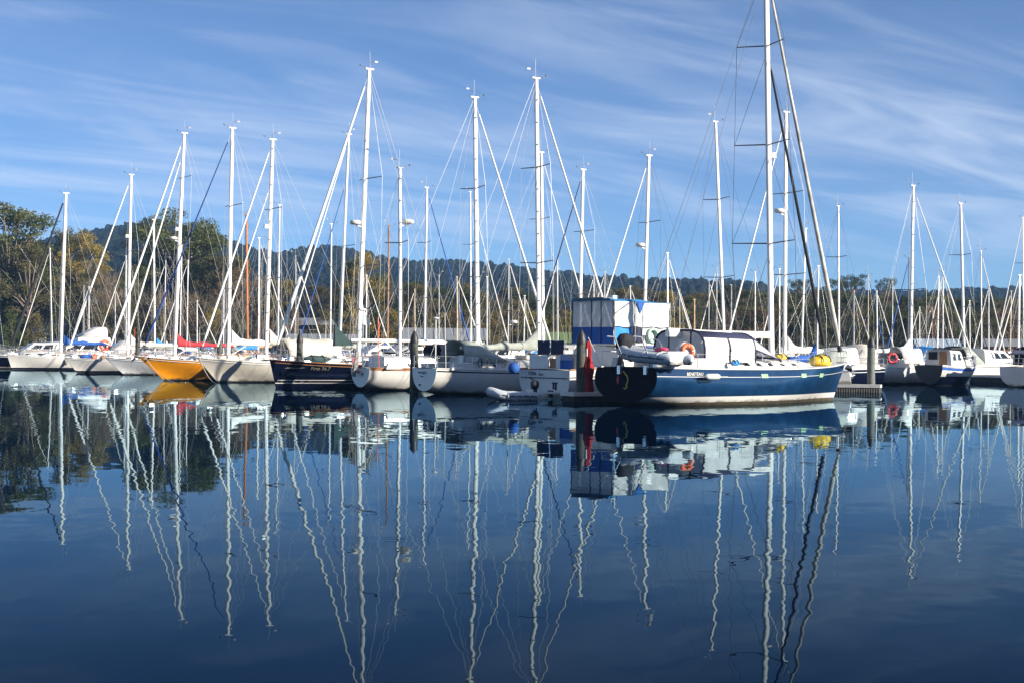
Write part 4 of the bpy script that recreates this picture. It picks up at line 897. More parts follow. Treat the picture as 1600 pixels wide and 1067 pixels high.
# second white stripe and lettering on the navy sloop
for zc in (0.40,):
    MB().tube([Fb.pt(0.02 + 0.965 * i / 30, zc, 1) + Vector((0, 0.004, 0)) for i in range(31)], 0.02, 4).build('hull_stripe', M_WHITE, Fb.root)
def on_hull(b, t, z, side):
    p = b.pt(t, z, side); n = b.nrm(t, z, side); tx = (b.pt(t + 0.01, z, side) - b.pt(t - 0.01, z, side)) * (-side); return frame_mat(p + n * 0.012, tx, n)
text_mesh('lettering', 'First 36.7', 0.28, M_WHITE, Fb.root, on_hull(Fb, 0.80, 1.04, 1), shear=0.2)
tt_ = MB(); tt_.add([(-0.55, -0.02, 0), (0.2, -0.03, 0), (0.6, 0.04, 0), (0.1, 0.03, 0), (-0.4, 0.05, 0)], [(0, 1, 2, 3, 4)])
tt_.build('swoosh_mark', M_WHITE, Fb.root).matrix_local = on_hull(Fb, 0.905, 1.06, 1)
Eb = bow_boat('white sloop with raked bow berthed between the yellow hull and navy sloop', 306, 93.0, 12.4, 3.8, (1.2, 1.15, 1.5), 1.4, M_CREAM, (416, 426, 218), r=0.13, spread=(0.36, 0.68), furl=M_SAIL, furl_r=0.075, inner=M_SAIL, boom=4.6, cover=M_CREAMCLOTH, lamp=0.60, steps=True)
Db = bow_boat('yellow sloop with sharply raked bow and blue furled headsail', 215, 96.5, 13.0, 3.9, (1.2, 1.15, 1.52), 1.75, M_YELLOW, (357, 363, 200), r=0.13, spread=(0.30, 0.66), furl=mat('canvas_deep_blue', (0.012, 0.05, 0.22), 0.8, var=0.3), furl_r=0.062, boom=4.6, cover=M_SAIL)
Cb = bow_boat('pale grey sloop with red sail cover and radar on its mast', 163, 114.0, 12.4, 3.7, (1.1, 1.0, 1.3), 1.5, M_GREYHULL, (273, 288, 208), r=0.14, spread=(0.5, 0.8), furl=M_SAIL, furl_r=0.10, inner=M_SAIL, inner_at=0.92, boom=5.0, cover=M_REDCLOTH, radar=0.52, lamp=0.57)
Bb = bow_boat('white sloop berthed beside the lifebuoy cruiser with white furled sail', 100, 120.0, 11.2, 3.5, (1.05, 0.98, 1.22), 1.05, M_WHITE, (200, 205, 273), r=0.12, spread=(0.58,), furl=M_SAIL, furl_r=0.09, boom=4.2, cover=M_CREAMCLOTH, lamp=0.66, boot=M_NAVY)
Ab = bow_boat('white sloop with black furled headsail under the eucalyptus shore', 10, 134.0, 11.6, 3.6, (1.15, 1.05, 1.34), 0.45, M_WHITE, (95, 103, 302), r=0.15, spread=(0.5,), furl=M_BLACKCLOTH, furl_r=0.13, boom=4.4, cover=M_SAILBLUE, boot=M_NAVY)
bow_boat('black hulled boat with white stripe moored at the end of the pontoon', -46, 137.0, 11.0, 3.4, (1.2, 1.1, 1.35), 0.9, M_NAVY, (-10, -6, 330), boot=M_WHITE, r=0.11, furl=M_SAIL)
# cream boom tent over the cockpit of the raked-bow sloop
xa, xb_ = Eb.s_px(517), Eb.s_px(437); rings = []
for i in range(9):
    x = xa + (xb_ - xa) * i / 8; zz = Eb.deck(max(x, 0.3)) + 0.05; sag = 0.05 * math.sin(i * 1.9)
    rings.append([Vector((x, 1.55 * c * (1 - 0.05 * i / 8), zz + (1.42 + sag) * h)) for c, h in ((-1.0, 0.22), (-0.93, 0.5), (-0.6, 0.8), (0, 1.0), (0.6, 0.8), (0.93, 0.5), (1.0, 0.22))])
tent = MB().loft(rings, closed=False, caps=False).build('boom_tent', M_CREAMCLOTH, Eb.root); tent.modifiers.new('thick', 'SOLIDIFY').thickness = 0.015
# small white sail still bent on the navy sloop mast, and its dark green bag hung on the inner stay
x = Fb.xm; w_ = (Fb.M @ Vector((x, 0, 0))).y; za, zb2, zc2 = Zat(563, 470, w_), Zat(563, 507, w_), Zat(574, 507, w_)
MB().loft([[Vector((x - 0.14, 0.1, zb2)), Vector((x - 0.14, 0.1, za))], [Vector((x - 0.35, 0.16, zb2 - 0.02)), Vector((x - 0.28, 0.14, za - 0.55))], [Vector((x - 0.75, 0.12, zc2)), Vector((x - 0.70, 0.12, zc2 + 0.12))]], closed=False, caps=False).build('hoisted_trysail', M_SAIL, Fb.root)
x = Fb.s_px(533); w_ = (Fb.M @ Vector((x, 0, 0))).y; za, zb2 = Zat(533, 507, w_), Zat(533, 541, w_)
MB().loft([[Vector((x + 0.45, y, zb2)), Vector((x + 0.42, y * 0.3, za)), Vector((x - 0.75, y, zb2 + 0.05))] for y in (-0.14, 0.14)], smooth=False).build('stay_sail_bag', M_GREENCLOTH, Fb.root)
# gear on these
for b, t, lbl in ((Fb, 0.66, 'white fender hung on the navy sloop side'), (Db, 0.62, 'white fender hung on the yellow hull side'), (Bb, 0.6, 'white fender hung on the sloop beside the lifebuoy cruiser'), (Ab, 0.6, 'white fender hung on the sloop with black furled headsail'), (Eb, 0.55, 'white fender hung on the pale sloop beside the navy bow'), (Cb, 0.6, 'white fender hung on the grey sloop with red sail cover')):
    p = b.pt(t, 0.7, 1); fender(b, p + Vector((0, 0.14, 0)), lbl)
def anchor(b, label):
    t = thing('anchor', label, 'anchor'); t.matrix_world = b.M @ Matrix.Translation((b.L + 0.05, 0, b.zsheer(1) + 0.02))
    MB().tube([(-0.7, 0, 0.05), (0.15, 0, 0.02)], 0.03, 5).build('shank', M_SPREAD, t)
    MB().add([(0.15, 0, 0.02), (0.2, 0.22, -0.25), (0.42, 0, -0.42), (0.2, -0.22, -0.25), (0.05, 0, -0.2)], [(0, 1, 4), (0, 4, 3), (1, 2, 4), (4, 2, 3), (0, 3, 2, 1)]).build('fluke', M_SPREAD, t)
def mooring(b, t, side, p1, label):
    p0 = b.M @ (b.pt(t, 9, side) + Vector((0, 0, 0.03))); p1 = Vector(p1); n = 10; sag = 0.10 * (p1 - p0).length
    o = MB().tube([p0.lerp(p1, i / n) - Vector((0, 0, sag * 4 * (i / n) * (1 - i / n))) for i in range(n + 1)], 0.022, 5).build('mooring_line', mat('rope', (0.55, 0.52, 0.46), 0.9)); tag(o, label, 'rope')
mooring(Db, 0.97, 1, (XatY(290, 92.5), 92.5, 0.02), 'pale mooring line slanting from the yellow bow to the water')
mooring(Eb, 0.985, 1, (XatY(338, 90.5), 90.5, 0.02), 'pale mooring line slanting from the white raked bow to the water')
mooring(H, 0.02, 1, (XatY(647, 76.4) + 0.1, 76.4, 0.9), 'mooring line from the grey-covered sloop stern to the weathered piling')
mooring(K, 0.02, 1, (XatY(908, 65.8) + 0.2, 65.6, 1.0), 'mooring line from the blue yacht stern to the dark piling')
for i, (x, y, z, m_, sz, lb) in enumerate(((9.6, 0.5, 0, M_SAILBLUE, (0.5, 0.25, 0.2), 'blue sail bag on the foredeck of the sloop beside the lifebuoy cruiser'), (8.9, 0.3, 0, M_ORANGE, (0.22, 0.2, 0.25), 'orange buoy bag on the foredeck of the sloop beside the lifebuoy cruiser'), (8.2, 0.7, 0, M_TANCLOTH, (0.4, 0.25, 0.22), 'tan bundle on the side deck of the sloop beside the lifebuoy cruiser'))):
    bag('sail_bag', lb, 'bag', Bb.M @ Matrix.Translation((x, y, Bb.deck(x))), sz, m_, 20 + i, False)
bag('sail_bag', 'pale sail bundle lashed on the foredeck of the raked-bow white sloop', 'bag', Eb.M @ Matrix.Translation((10.2, 0.2, Eb.deck(10.2))), (0.9, 0.3, 0.22), M_CREAMCLOTH, 31)
bag('sail_bag', 'dark green sail bag on the foredeck of the navy sloop', 'bag', Fb.M @ Matrix.Translation((9.6, 0.0, Fb.deck(9.6))), (0.8, 0.35, 0.25), M_GREENCLOTH, 33)
M_JERRY = [mat('jerry_blue', (0.02, 0.10, 0.42), 0.5), mat('jerry_yellow', (0.75, 0.50, 0.03), 0.5), mat('jerry_red', (0.5, 0.03, 0.03), 0.5), M_WHITE]
def jerry(b, x, y, m, label):
    t = thing('jerry_can', label, 'jerry can'); t.matrix_world = b.M @ Matrix.Translation((x, y, b.deck(x, y) + 0.0)) @ Matrix.Rotation(rnd.uniform(-0.3, 0.3), 4, 'Z')
    MB().loft([[Vector((px_ * k, py_ * k, z)) for px_, py_ in ((-0.17, -0.09), (0.17, -0.09), (0.17, 0.09), (-0.17, 0.09))] for k, z in ((0.95, 0.0), (1, 0.03), (1, 0.33), (0.8, 0.40))], smooth=False).build('body', m, t)
    MB().tube([(-0.09, 0, 0.4), (-0.07, 0, 0.46), (0.05, 0, 0.46), (0.08, 0, 0.4)], 0.017, 5).build('handle', m, t); MB().tube([(0.12, 0, 0.38), (0.12, 0, 0.44)], 0.03, 6).build('cap', M_BLACK, t)
def turbine(b, side):
    p = b.pt(0.06, 9, -side); MB().tube([p + Vector((0, 0, 0)), p + Vector((0, 0, 3.0))], 0.035, 6).build('turbine_pole', M_STEEL, b.root)
    hub = p + Vector((0, 0, 3.05)); MB().ball(hub, (0.28, 0.1, 0.1), 0, 8, 6).build('turbine_body', M_WHITE, b.root)
    for a in (30, 150, 270): MB().box(hub + Vector((0.26, 0.32 * math.cos(R(a)), 0.32 * math.sin(R(a)))), (0.015, 0.6, 0.07), Matrix.Rotation(R(a), 3, 'X')).build('turbine_blade', M_SPREAD, b.root)
def clutter(b, side, lbl, seed):
    rg_ = random.Random(seed)
    for k in range(3):                                      # coils of rope hung on the guard rail
        t = rg_.uniform(0.12, 0.85); p = b.pt(t, 9, side); c = Vector((p.x, p.y * 0.97, p.z + 0.36))
        mb = MB()
        for q in range(3): mb.tube([c + Vector((0.10 * math.cos(R(a)) * (1 + 0.1 * q), 0.02 * q * side, 0.2 * math.sin(R(a)))) for a in range(0, 361, 30)], 0.016, 4)
        mb.build('rope_coil', rg_.choice((M_CREAMCLOTH, M_NAVYCLOTH, M_BRIGHTBLUE, M_TANCLOTH)), b.root, kind='stuff')
    cols = ['blue', 'yellow', 'red', 'white']
    for k in rg_.sample(range(4), 2): jerry(b, b.L * rg_.uniform(0.40, 0.72), side * b.half(0.55) * 0.86, M_JERRY[k], '%s jerry can lashed to the side deck of the %s' % (cols[k], lbl))
    p = b.pt(0.03, 9, side); MB().tube([p + Vector((0.1, 0, 0)), p + Vector((0.02, 0, 2.6))], 0.02, 5).build('danbuoy_pole', M_ORANGE if seed % 2 else M_WHITE, b.root)
    if seed == 7: turbine(b, side)
    x = b.L * 0.47; MB().tube([(x, -0.5, b.deck(x) + 0.62), (x, 0.5, b.deck(x) + 0.62)], 0.11, 8).build('rolled_awning', rg_.choice((M_NAVYCLOTH, M_CREAMCLOTH, M_SAILBLUE)), b.root)
    for y in (-0.35, 0.35): MB().tube([(b.L * 0.62, y, b.deck(b.L * 0.62) + 0.4), (b.L * 0.62, y, b.deck(b.L * 0.62) + 0.6), (b.L * 0.62 + 0.12, y, b.deck(b.L * 0.62) + 0.66)], [0.05, 0.05, 0.08], 7).build('vent_cowl', M_STEEL, b.root)
for b_, sd_, lb_, se_ in ((Ab, 1, 'sloop with black furled headsail', 1), (Bb, 1, 'sloop beside the lifebuoy cruiser', 2), (Cb, 1, 'grey sloop with red sail cover', 3), (Db, 1, 'yellow sloop', 4), (Eb, 1, 'raked-bow white sloop', 5), (Fb, 1, 'navy sloop', 6), (G, -1, 'white ketch', 7), (H, -1, 'grey-covered white sloop', 8)): clutter(b_, sd_, lb_, se_)
anchor(Db, 'dark plough anchor on the yellow bow'); anchor(Cb, 'dark plough anchor on the pale grey bow'); anchor(K, 'dark plough anchor on the bow roller of the blue yacht')

# ---- boats on the right
def right_sloop():
    Y = 104.0; b = Boat('sailboat', 'white sloop with open cockpit hood and red lifebuoy beyond the finger dock', 'sailboat', (XatY(1361, Y), Y), R(34), 10.8, 3.5, zs=(1.12, 1.05, 1.3), zk0=0.1, over=1.1, tr=0.74)
    b.hull(M_GREYHULL, boot=M_WHITE, b0=0.1, b1=0.15); b.transom(M_GREYHULL); b.deckplate()
    b.house(2.6, 7.9, 1.1, 0.55, 0.55, 0.3, slope=0.6, nwin=4, wz=(0.35, 0.7), wshape=0.6); b.hood(2.0, 4.0, 1.1, 1.15, b.deck(2.5) + 0.25, M_WHITE, M_VINYL)
    b.rails(st=6); b.rig(1423, (1427, 290), r=0.12, spread=(0.42,), boom=3.9, boom_h=1.0, cover=M_SAIL, furl=M_SAIL, furl_r=0.06, steps=True)
    lifebuoy(b, (0.6, -1.35, 1.75), (-0.5, -1, 0), 'red ring lifebuoy on the stern rail of the white sloop by the finger dock', m=mat('lifebuoy_red', (0.6, 0.04, 0.06), 0.5), horseshoe=False, r=0.3)
    return b
right_sloop()
def launch():
    Y = 99.5; b = Boat('launch', 'old launch with white wheelhouse, blue gunwale and navy lower hull darkened for shade', 'launch', (XatY(1453, Y), Y), R(50), 6.9, 2.7, zs=(1.32, 1.15, 1.5), keel=0.4, zk0=0.1, over=0.7, rake=-0.25, tr=0.72, midn=1.9)
    b.hull(mat('launch_hull', (0.62, 0.60, 0.56), 0.35, streak=(0.4, 0.33, 0.26)), boot=M_NAVY, stripe=M_SAILBLUE, b0=0.08, b1=0.62, cove=(0.62, 0.92)); b.transom(mat('transom_slate', (0.05, 0.065, 0.075), 0.4, var=0.2)); b.deckplate(rail=M_WHITE, rr=0.05)  # navy boot band also paints in the shade low on the hull
    o = b.house(1.2, 3.6, 0.95, 0.85, 1.15, 1.1, slope=0.55, nwin=2, wz=(0.4, 0.78), name='wheelhouse', wshape=0.7, base=1.2)
    MB().box((1.2, -0.35, 1.75), (0.06, 0.5, 0.95)).build('door', M_TEAK, o); MB().box((1.2, 0.35, 1.95), (0.06, 0.6, 0.5)).build('window', M_GLASS, o)
    MB().box((2.4, 0, 2.42), (2.6, 1.9, 0.07)).build('roof', mat('roof_dark', (0.05, 0.05, 0.05), 0.6), o)
    MB().box((4.3, 0, 1.5), (1.2, 1.4, 0.35), None, 0, 0.85).build('fore_cabin', M_WHITE, b.root); b.rails(st=3, t0=0.55, push=False, h=0.5)
    return b
launch()
def right_edge():
    Y = 98.0; b = Boat('sailboat', 'white yacht with navy cockpit cover past the old launch', 'sailboat', (XatY(1588, Y), Y), R(34), 11, 3.5, zs=(1.25, 1.12, 1.4), zk0=0.05, over=1.2, tr=0.8)
    b.hull(M_WHITE, boot=M_WHITE); b.transom(M_WHITE); b.deckplate(); b.house(2.4, 8, 1.1, 0.55, 0.55, 0.3, nwin=3); b.hood(1.2, 3.6, 1.2, 1.2, 1.4, M_NAVYCLOTH, None); b.rails(st=6)
    b.rig(1640, (1632, 250), r=0.13, spread=(0.4, 0.7), boom=4.2, cover=M_NAVYCLOTH, furl=M_SAIL)
right_edge()
# ---- cruisers moored behind the left sloops
def small_cruiser(label, px, Y, L, ang, B=3.4, canopy=True, fly=False, m=M_WHITE, glass=M_GLASS, cloth=M_VINYLW, group=None, top=None):
    b = Boat('motor_cruiser', label, 'motor cruiser', (XatY(px, Y) - L / 2 * math.cos(ang), Y - L / 2 * math.sin(ang)), ang, L, B, group=group, zs=(1.15, 1.3, 1.75), zk0=-0.1, over=1.3, rake=-0.05, tr=0.85, midn=3.0)
    b.hull(m, boot=M_WHITE, stripe=M_NAVY); b.transom(m); b.deckplate()
    o = b.house(L * 0.28, L * 0.74, B * 0.4, B * 0.25, 1.15, 0.9, slope=1.3, nwin=3, wz=(0.4, 0.82), wshape=0.85, name='saloon', win=glass, m=m)
    if canopy:
        b.hood(L * 0.05, L * 0.30, B * 0.40, 1.45, 1.2, cloth, M_VINYL, name='cockpit_canopy', aft_lean=0.0)
    if fly:
        MB().box((L * 0.42, 0, 2.62), (L * 0.3, B * 0.66, 0.5), None, 0, 0.93).build('flybridge', m, b.root)
        b.hood(L * 0.30, L * 0.54, B * 0.31, 1.0, 2.85, cloth, M_VINYL, name='flybridge_canopy', aft_lean=0.0)
    b.rails(st=4, t0=0.6, push=False, h=0.55)
    return b
cA = small_cruiser('white cruiser with grey canopy beside the eucalyptus shore', 66, 150, 9.5, R(212))
cB = small_cruiser('white flybridge cruiser with orange lifebuoy on its side', 128, 143, 10.5, R(212), fly=True)
lifebuoy(cB, (3.6, 1.62, 2.15), (0, 1, 0), 'orange ring lifebuoy on the white flybridge cruiser side', horseshoe=False, r=0.42)
small_cruiser('white motor yacht with long black windows behind the navy sloop', 612, 103, 12.0, R(214), B=3.9, canopy=False, fly=False)
small_cruiser('cream motor boat with yellow trim beyond the white sloop hood', 704, 101.5, 7.5, R(33), canopy=True, m=M_CREAM, cloth=M_YELCLOTH)
small_cruiser('white cruiser with bright blue canopy behind the grey sail cover', 768, 108, 9.0, R(213), cloth=M_BRIGHTBLUE)
small_cruiser('white cabin cruiser with cream canopy behind the blue yacht bow', 1292, 97, 7.0, R(214), cloth=M_CREAMCLOTH)
small_cruiser('small launch with blue tarpaulin beyond the right finger dock', 1400, 121, 7.5, R(213), cloth=M_BRIGHTBLUE)
small_cruiser('white cruiser with grey canopy behind the old launch', 1545, 118, 9.0, R(33), cloth=M_GREYCLOTH)

# ------------------------------------------------------------------ the crowd of moored yachts behind
CU = Vector((0.84, 0.543)); CV = Vector((-0.543, 0.84))
rows = [(62.6, 4.0), (84.0, 4.0), (99.0, 4.0), (124.0, 4.0), (140.0, 4.0)]
taken = [(84.0, 68.9), (84.0, 74.2), (84.0, 64.8), (84.0, 78.0)]
WHITE_L = 'white sailboat with bare pale mast among the crowded rear berths'
GRP = 'sailboats crowded on the rear pontoons'
CN = {M_SAILBLUE: 'blue', M_CREAMCLOTH: 'cream', M_SAIL: 'white', M_NAVYCLOTH: 'navy', M_GREYCLOTH: 'grey', M_BRIGHTBLUE: 'bright blue', M_BLACKCLOTH: 'black'}
def bg_boat(xt, yt, xb, row=None, m=None, furl=None, cover=None, label=WHITE_L, hullm=None, spread=None, radar=None, r=None, bow=None, inner=None, wm=None, Y=None):
    k = (xb - 800) / F_PX; fac = 0.84 * k + 0.543
    order = [row] if row is not None else ([0, 1, 2, 3, 4] if xb < 1290 else [2, 3, 4])
    best = None
    for ri in order:
        for du in (0, 1.2, -1.2, 2.4):
            u = rows[ri][0] + du; Yc = Y or u / fac; v = (0.84 - 0.543 * k) * Yc
            zt = CAM_H + (hor(xt) - yt) / F_PX * Yc
            sh = shore_y(k * Yc) - 14
            if Yc > sh or zt < 6.5 or zt > 21.5: continue
            ok = all(abs(v - tv) > 3.6 or abs(u - tu) > 11 for tu, tv in taken)
            if ok: best = (Yc, u, v, zt); break
        if best: break
    if not best:                       # looser berths before giving up on a mast
        for Yc in [Y or 100 + 4 * i for i in range(36)]:
            u = fac * Yc; v = (0.84 - 0.543 * k) * Yc; zt = CAM_H + (hor(xt) - yt) / F_PX * Yc
            if (xb > 1290 and u < 93) or u < 60.5 or 69 < u < 77 or Yc > shore_y(k * Yc) - 12 or not 6.0 < zt < 20 or abs(u - 91.5) < 6: continue
            if all(abs(v - tv) > 2.9 or abs(u - tu) > 8.5 for tu, tv in taken): best = (Yc, u, v, zt); break
    if not best: print('no berth for mast', xt, yt); return
    taken.append((best[1], best[2])); spots.append(Vector((k * best[0], best[0])))
    Yc, zt = best[0], best[3]
    L = min(max(zt * 0.76, 7.2), 12.6); B = L * 0.30 + 0.1
    bow = bow if bow is not None else rnd.choice((1, -1)); ang = R(33 + rnd.uniform(-2, 2)) if bow > 0 else R(213 + rnd.uniform(-2, 2))
    frac = 0.585; loc = (XatY(xb, Yc) - L * frac * math.cos(ang), Yc - L * frac * math.sin(ang))
    hm = hullm or rnd.choice((M_WHITE, M_WHITE, M_WHITE, M_CREAM, M_GREYHULL, M_NAVY))
    hoodm = rnd.choice((M_NAVYCLOTH, M_SAILBLUE, M_GREYCLOTH, M_CREAMCLOTH, M_BLACKCLOTH, None, None)); crowd = label == WHITE_L
    cv = cover if cover is not None else rnd.choice((M_SAILBLUE, M_CREAMCLOTH, M_SAIL, M_NAVYCLOTH, M_GREYCLOTH, M_BRIGHTBLUE))
    fu = furl if furl is not None else rnd.choice((M_SAIL, M_SAIL, M_SAIL, None))
    if crowd:
        hn = {M_WHITE: 'white', M_CREAM: 'cream', M_GREYHULL: 'grey', M_NAVY: 'navy'}[hm]
        label = '%s-hulled rear-berth sailboat with %s boom cover%s%s' % (hn, CN[cv], ' and %s cockpit hood' % CN[hoodm] if hoodm else ', no hood', '' if fu else ', bare forestay')
    b = Boat('sailboat', label, 'sailboat', loc, ang, L, B, group=('rear berth ' + label) if crowd else None, zs=(L * 0.095, L * 0.088, L * 0.115), over=L * 0.1, tr=rnd.uniform(0.6, 0.8))
    b.hull(hm, boot=rnd.choice((M_WHITE, M_SAILBLUE, M_NAVY)), stripe=rnd.choice((M_NAVY, M_WHITE, M_TEAK)), nst=16); b.transom(hm); b.deckplate()
    b.house(L * 0.28, L * 0.76, B * 0.3, B * 0.15, 0.5, 0.28, slope=0.5, nwin=3, frames=False, wz=(0.35, 0.7), wshape=0.65)
    if hoodm: b.hood(L * 0.26, L * 0.42, B * 0.29, 0.9, b.deck(L * .3) + 0.3, hoodm, None)
    b.rails(st=4); b.gear()
    b.rig(xb, (xt, yt), r=r or (rnd.uniform(0.08, 0.10) if yt < 380 else rnd.uniform(0.05, 0.075)), m=m or (rnd.choice((M_MAST, M_MAST, M_ALU)) if yt < 400 else rnd.choice((M_MAST, M_MAST, M_ALU, M_ALU, M_ALUD, M_TANMAST))), spread=spread or ((0.52,) if zt < 13 else (0.36, 0.68)), furl=fu, furl_r=0.06, inner=inner,
          boom=L * 0.36, cover=cv, xm=L * frac, radar=radar, wr=0.0075, wm=wm or rnd.choice((M_WIRE, M_WIRE, M_WIRED)), bits=zt > 9, backstay=True)
    return b
spots = []
BG = [  # mast top x, y, foot x, options
    (545, 210, 530, dict(row=0, Y=124.0, r=0.13, spread=(0.5,), furl=M_SAIL, inner=M_SAILBLUE, label='tall white sloop with blue inner sail behind the navy sloop')),
    (667, 293, 663, dict(row=0, r=0.11, furl=M_SAILBLUE, label='white sloop with blue furled sail behind the white ketch')),
    (846, 238, 849, dict(row=0, r=0.13, bow=1, label='tall white sloop whose mast rises just behind the grey-covered sloop')),
    (911, 265, 905, dict(row=0, r=0.13, bow=-1, furl=M_NAVYCLOTH, label='white sloop with navy furled sail behind the flybridge enclosure')),
    (1014, 243, 1005, dict(row=0, r=0.13, bow=-1, radar=0.56, furl=M_SAIL, label='white sloop with radar on its mast behind the flybridge cruiser')),
    (1118, 190, 1133, dict(row=0, r=0.11, bow=1, label='slender white sloop behind the blue yacht boom')),
    (1228, 175, 1226, dict(row=0, r=0.13, bow=-1, radar=0.6, label='tall white sloop whose mast stands just behind the blue yacht mast')),
    (1310, 322, 1311, dict(row=1, label='white sloop with tall bare mast behind the blue yacht bow')),
    (1501, 318, 1507, dict(row=2, r=0.14, label='white sloop with tall thick mast behind the old launch')),
    (1533, 392, 1534, dict(row=2)), (1420, 403, 1419, dict(row=2, m=M_SPREAD, furl=M_SAILBLUE, label='white sloop with dark mast and blue furled sail behind the finger dock')),
    (1259, 357, 1252, dict(row=0)), (1043, 395, 1043, dict(row=0)), (795, 405, 794, dict(row=0, radar=0.4)), (871, 405, 872, dict(row=1)),
    (518, 350, 516, dict()), (437, 320, 434, dict(bow=-1)), (405, 372, 404, dict()),
    (385, 335, 387, dict(m=M_WOODMAST, cover=M_TANCLOTH, r=0.14, label='yacht with varnished orange wooden mast behind the yellow sloop')),
    (608, 353, 605, dict(m=M_BROWNMAST, label='yacht with brown wooden mast beyond the white ketch')),
    (78, 388, 82, dict(bow=-1)), (131, 447, 131, dict()), (139, 448, 139, dict()), (197, 400, 197, dict()), (240, 343, 242, dict(r=0.12)), (259, 408, 257, dict()),
    (284, 383, 281, dict()), (294, 407, 292, dict()), (308, 470, 308, dict()), (337, 403, 334, dict()),
    (686, 430, 686, dict()), (714, 432, 715, dict()), (761, 432, 761, dict()), (945, 425, 944, dict()), (928, 430, 928, dict()),
    (735, 300, 736, dict(m=M_ALU, r=0.09)), (1085, 468, 1085, dict(m=M_TANCLOTH, r=0.08)), (1108, 437, 1107, dict()), (1120, 418, 1120, dict()), (1143, 445, 1142, dict()),
    (1279, 415, 1276, dict()), (1218, 420, 1218, dict()), (1334, 455, 1334, dict()), (1357, 430, 1356, dict(furl=M_SAILBLUE, label='white sloop with blue furled sail behind the right piling')),
    (1370, 455, 1371, dict()), (1437, 480, 1437, dict()), (1467, 432, 1464, dict()), (1474, 425, 1473, dict(m=M_ALU)), (1457, 480, 1457, dict(m=M_BROWNMAST, label='yacht with short brown mast behind the old launch')),
    (1407, 500, 1407, dict(m=M_WOODMAST, label='yacht with short orange mast right of the finger dock piling')),
    (1545, 447, 1545, dict()), (1561, 503, 1561, dict()), (1593, 430, 1591, dict(r=0.1)), (1598, 340, 1600, dict()), (1580, 455, 1578, dict()),
    (573, 430, 572, dict()), (648, 452, 649, dict()), (462, 400, 462, dict()), (985, 447, 985, dict()), (1180, 425, 1180, dict()), (1395, 440, 1394, dict()), (350, 440, 349, dict()), (180, 450, 180, dict()), (1515, 470, 1516, dict()), (820, 462, 818, dict()), (1062, 452, 1062, dict()),
]
for xt, yt, xb, kw in BG: bg_boat(xt, yt, xb, **kw)

# ------------------------------------------------------------------ pontoons and pilings
def piling(px, Y, label, h=3.05, r=0.215, grp='mooring pilings along the pontoon', m=M_PILEG):
    t = thing('piling', label, 'piling', (XatY(px, Y), Y, 0), rnd.uniform(0, 6), grp)
    pts = [(0.01 * math.sin(z * 3 + px), 0.01 * math.cos(z * 2), z) for z in (-1.5, -0.3, 0.4, 1.2, h - 0.55)]
    MB().tube(pts, [r, r, r, r * 0.99, r * 0.98], 16).build('post', m, t)
    rr = r * 1.04
    MB().loft([[Vector((a * math.cos(2 * math.pi * k / 16), a * math.sin(2 * math.pi * k / 16), z)) for k in range(16)] for a, z in ((rr, h - 0.62), (rr, h - 0.5), (rr * 0.72, h - 0.25), (rr * 0.28, h - 0.06), (0.02, h))]).build('cap', M_BLACK, t)
    MB().tube([(0, 0, -0.05), (0, 0, 0.22)], r * 1.02, 16).build('weed_band', mat('weed', (0.03, 0.035, 0.015), 0.9, var=0.4), t)
    return t
piling(908, 65.8, 'dark piling with pointed black cap beside the red ensign', m=M_PILE)
piling(1361, 83.7, 'grey piling with pointed black cap on the end of the finger dock')
piling(647, 76.6, 'weathered piling between the white ketch and the grey-covered sloop', m=M_PILE)
piling(468, 91.5, 'black-capped piling behind the navy sloop foredeck', r=0.19, m=M_PILE)
piling(343, 104.0, 'black-capped piling behind the yellow sloop', r=0.19, m=M_PILE)
piling(215, 117.0, 'black-capped piling beside the pale grey sloop bow', r=0.19, m=M_PILE)
piling(100, 141.0, 'black-capped piling beside the white flybridge cruiser', r=0.19, m=M_PILE)
def dock(name, label, A, Bp, w, grp=None, ribs=False, planks=True, h=0.42):
    A = Vector(A); Bp = Vector(Bp); d = Bp - A; l = d.length; ang = math.atan2(d.y, d.x)
    t = thing(name, label, 'dock', (A.x, A.y, 0), ang, grp)
    n = max(2, int(l / 3.0))
    me = None
    for i in range(n):
        if me is None:
            mb = MB(); mb.box((0, 0, h / 2 - 0.22), (l / n - 0.12, w - 0.16, h + 0.36)); o = mb.build('float', M_FLOAT, t); me = o.data
        else: o = link('float', me, t)
        o.location = ((i + 0.5) * l / n, 0, 0)
    for side in (1, -1): MB().box((l / 2, side * (w / 2 - 0.03), h + 0.0), (l, 0.09, 0.16)).build('edge_beam', M_FENDER, t)
    MB().box((0.03, 0, h), (0.09, w - 0.16, 0.16)).build('edge_beam', M_FENDER, t)
    mp = None; step = 0.16
    np_ = min(int(l / step), 280)
    for i in range(np_):
        if mp is None: o = MB().box((0, 0, h + 0.045), (l / np_ - 0.012, w - 0.16, 0.035)).build('plank', M_TIMBER, t); mp = o.data
        else: o = link('plank', mp, t)
        o.location = ((i + 0.5) * l / np_, 0, rnd.uniform(-0.004, 0.004))
    if ribs:
        mb = MB()
        for i in range(int(l / 0.13)):
            for side in (1, -1): mb.box((i * 0.13 + 0.06, side * (w / 2 - 0.04), 0.12), (0.06, 0.07, 0.22))
        mb.build('float_rib', M_TIMBER, t, kind='stuff')
    return t
def uv(u, v): return CU * u + CV * v
dock('main_pontoon', 'long timber-decked pontoon running behind the moored yachts', uv(53.3, 58), uv(53.3, 150), 2.2, h=0.45)
dock('main_pontoon', 'second timber pontoon between the rear rows of yachts', uv(91.5, 62), uv(91.5, 150), 2.0, h=0.45)
p = Vector((XatY(908, 65.2), 65.0)); dock('finger_dock', 'finger dock beside the flybridge cruiser with its end at the dark piling', p + CU * -0.6 + CV * 0.2, p + CU * 12 + CV * 0.2, 1.0, h=0.32)
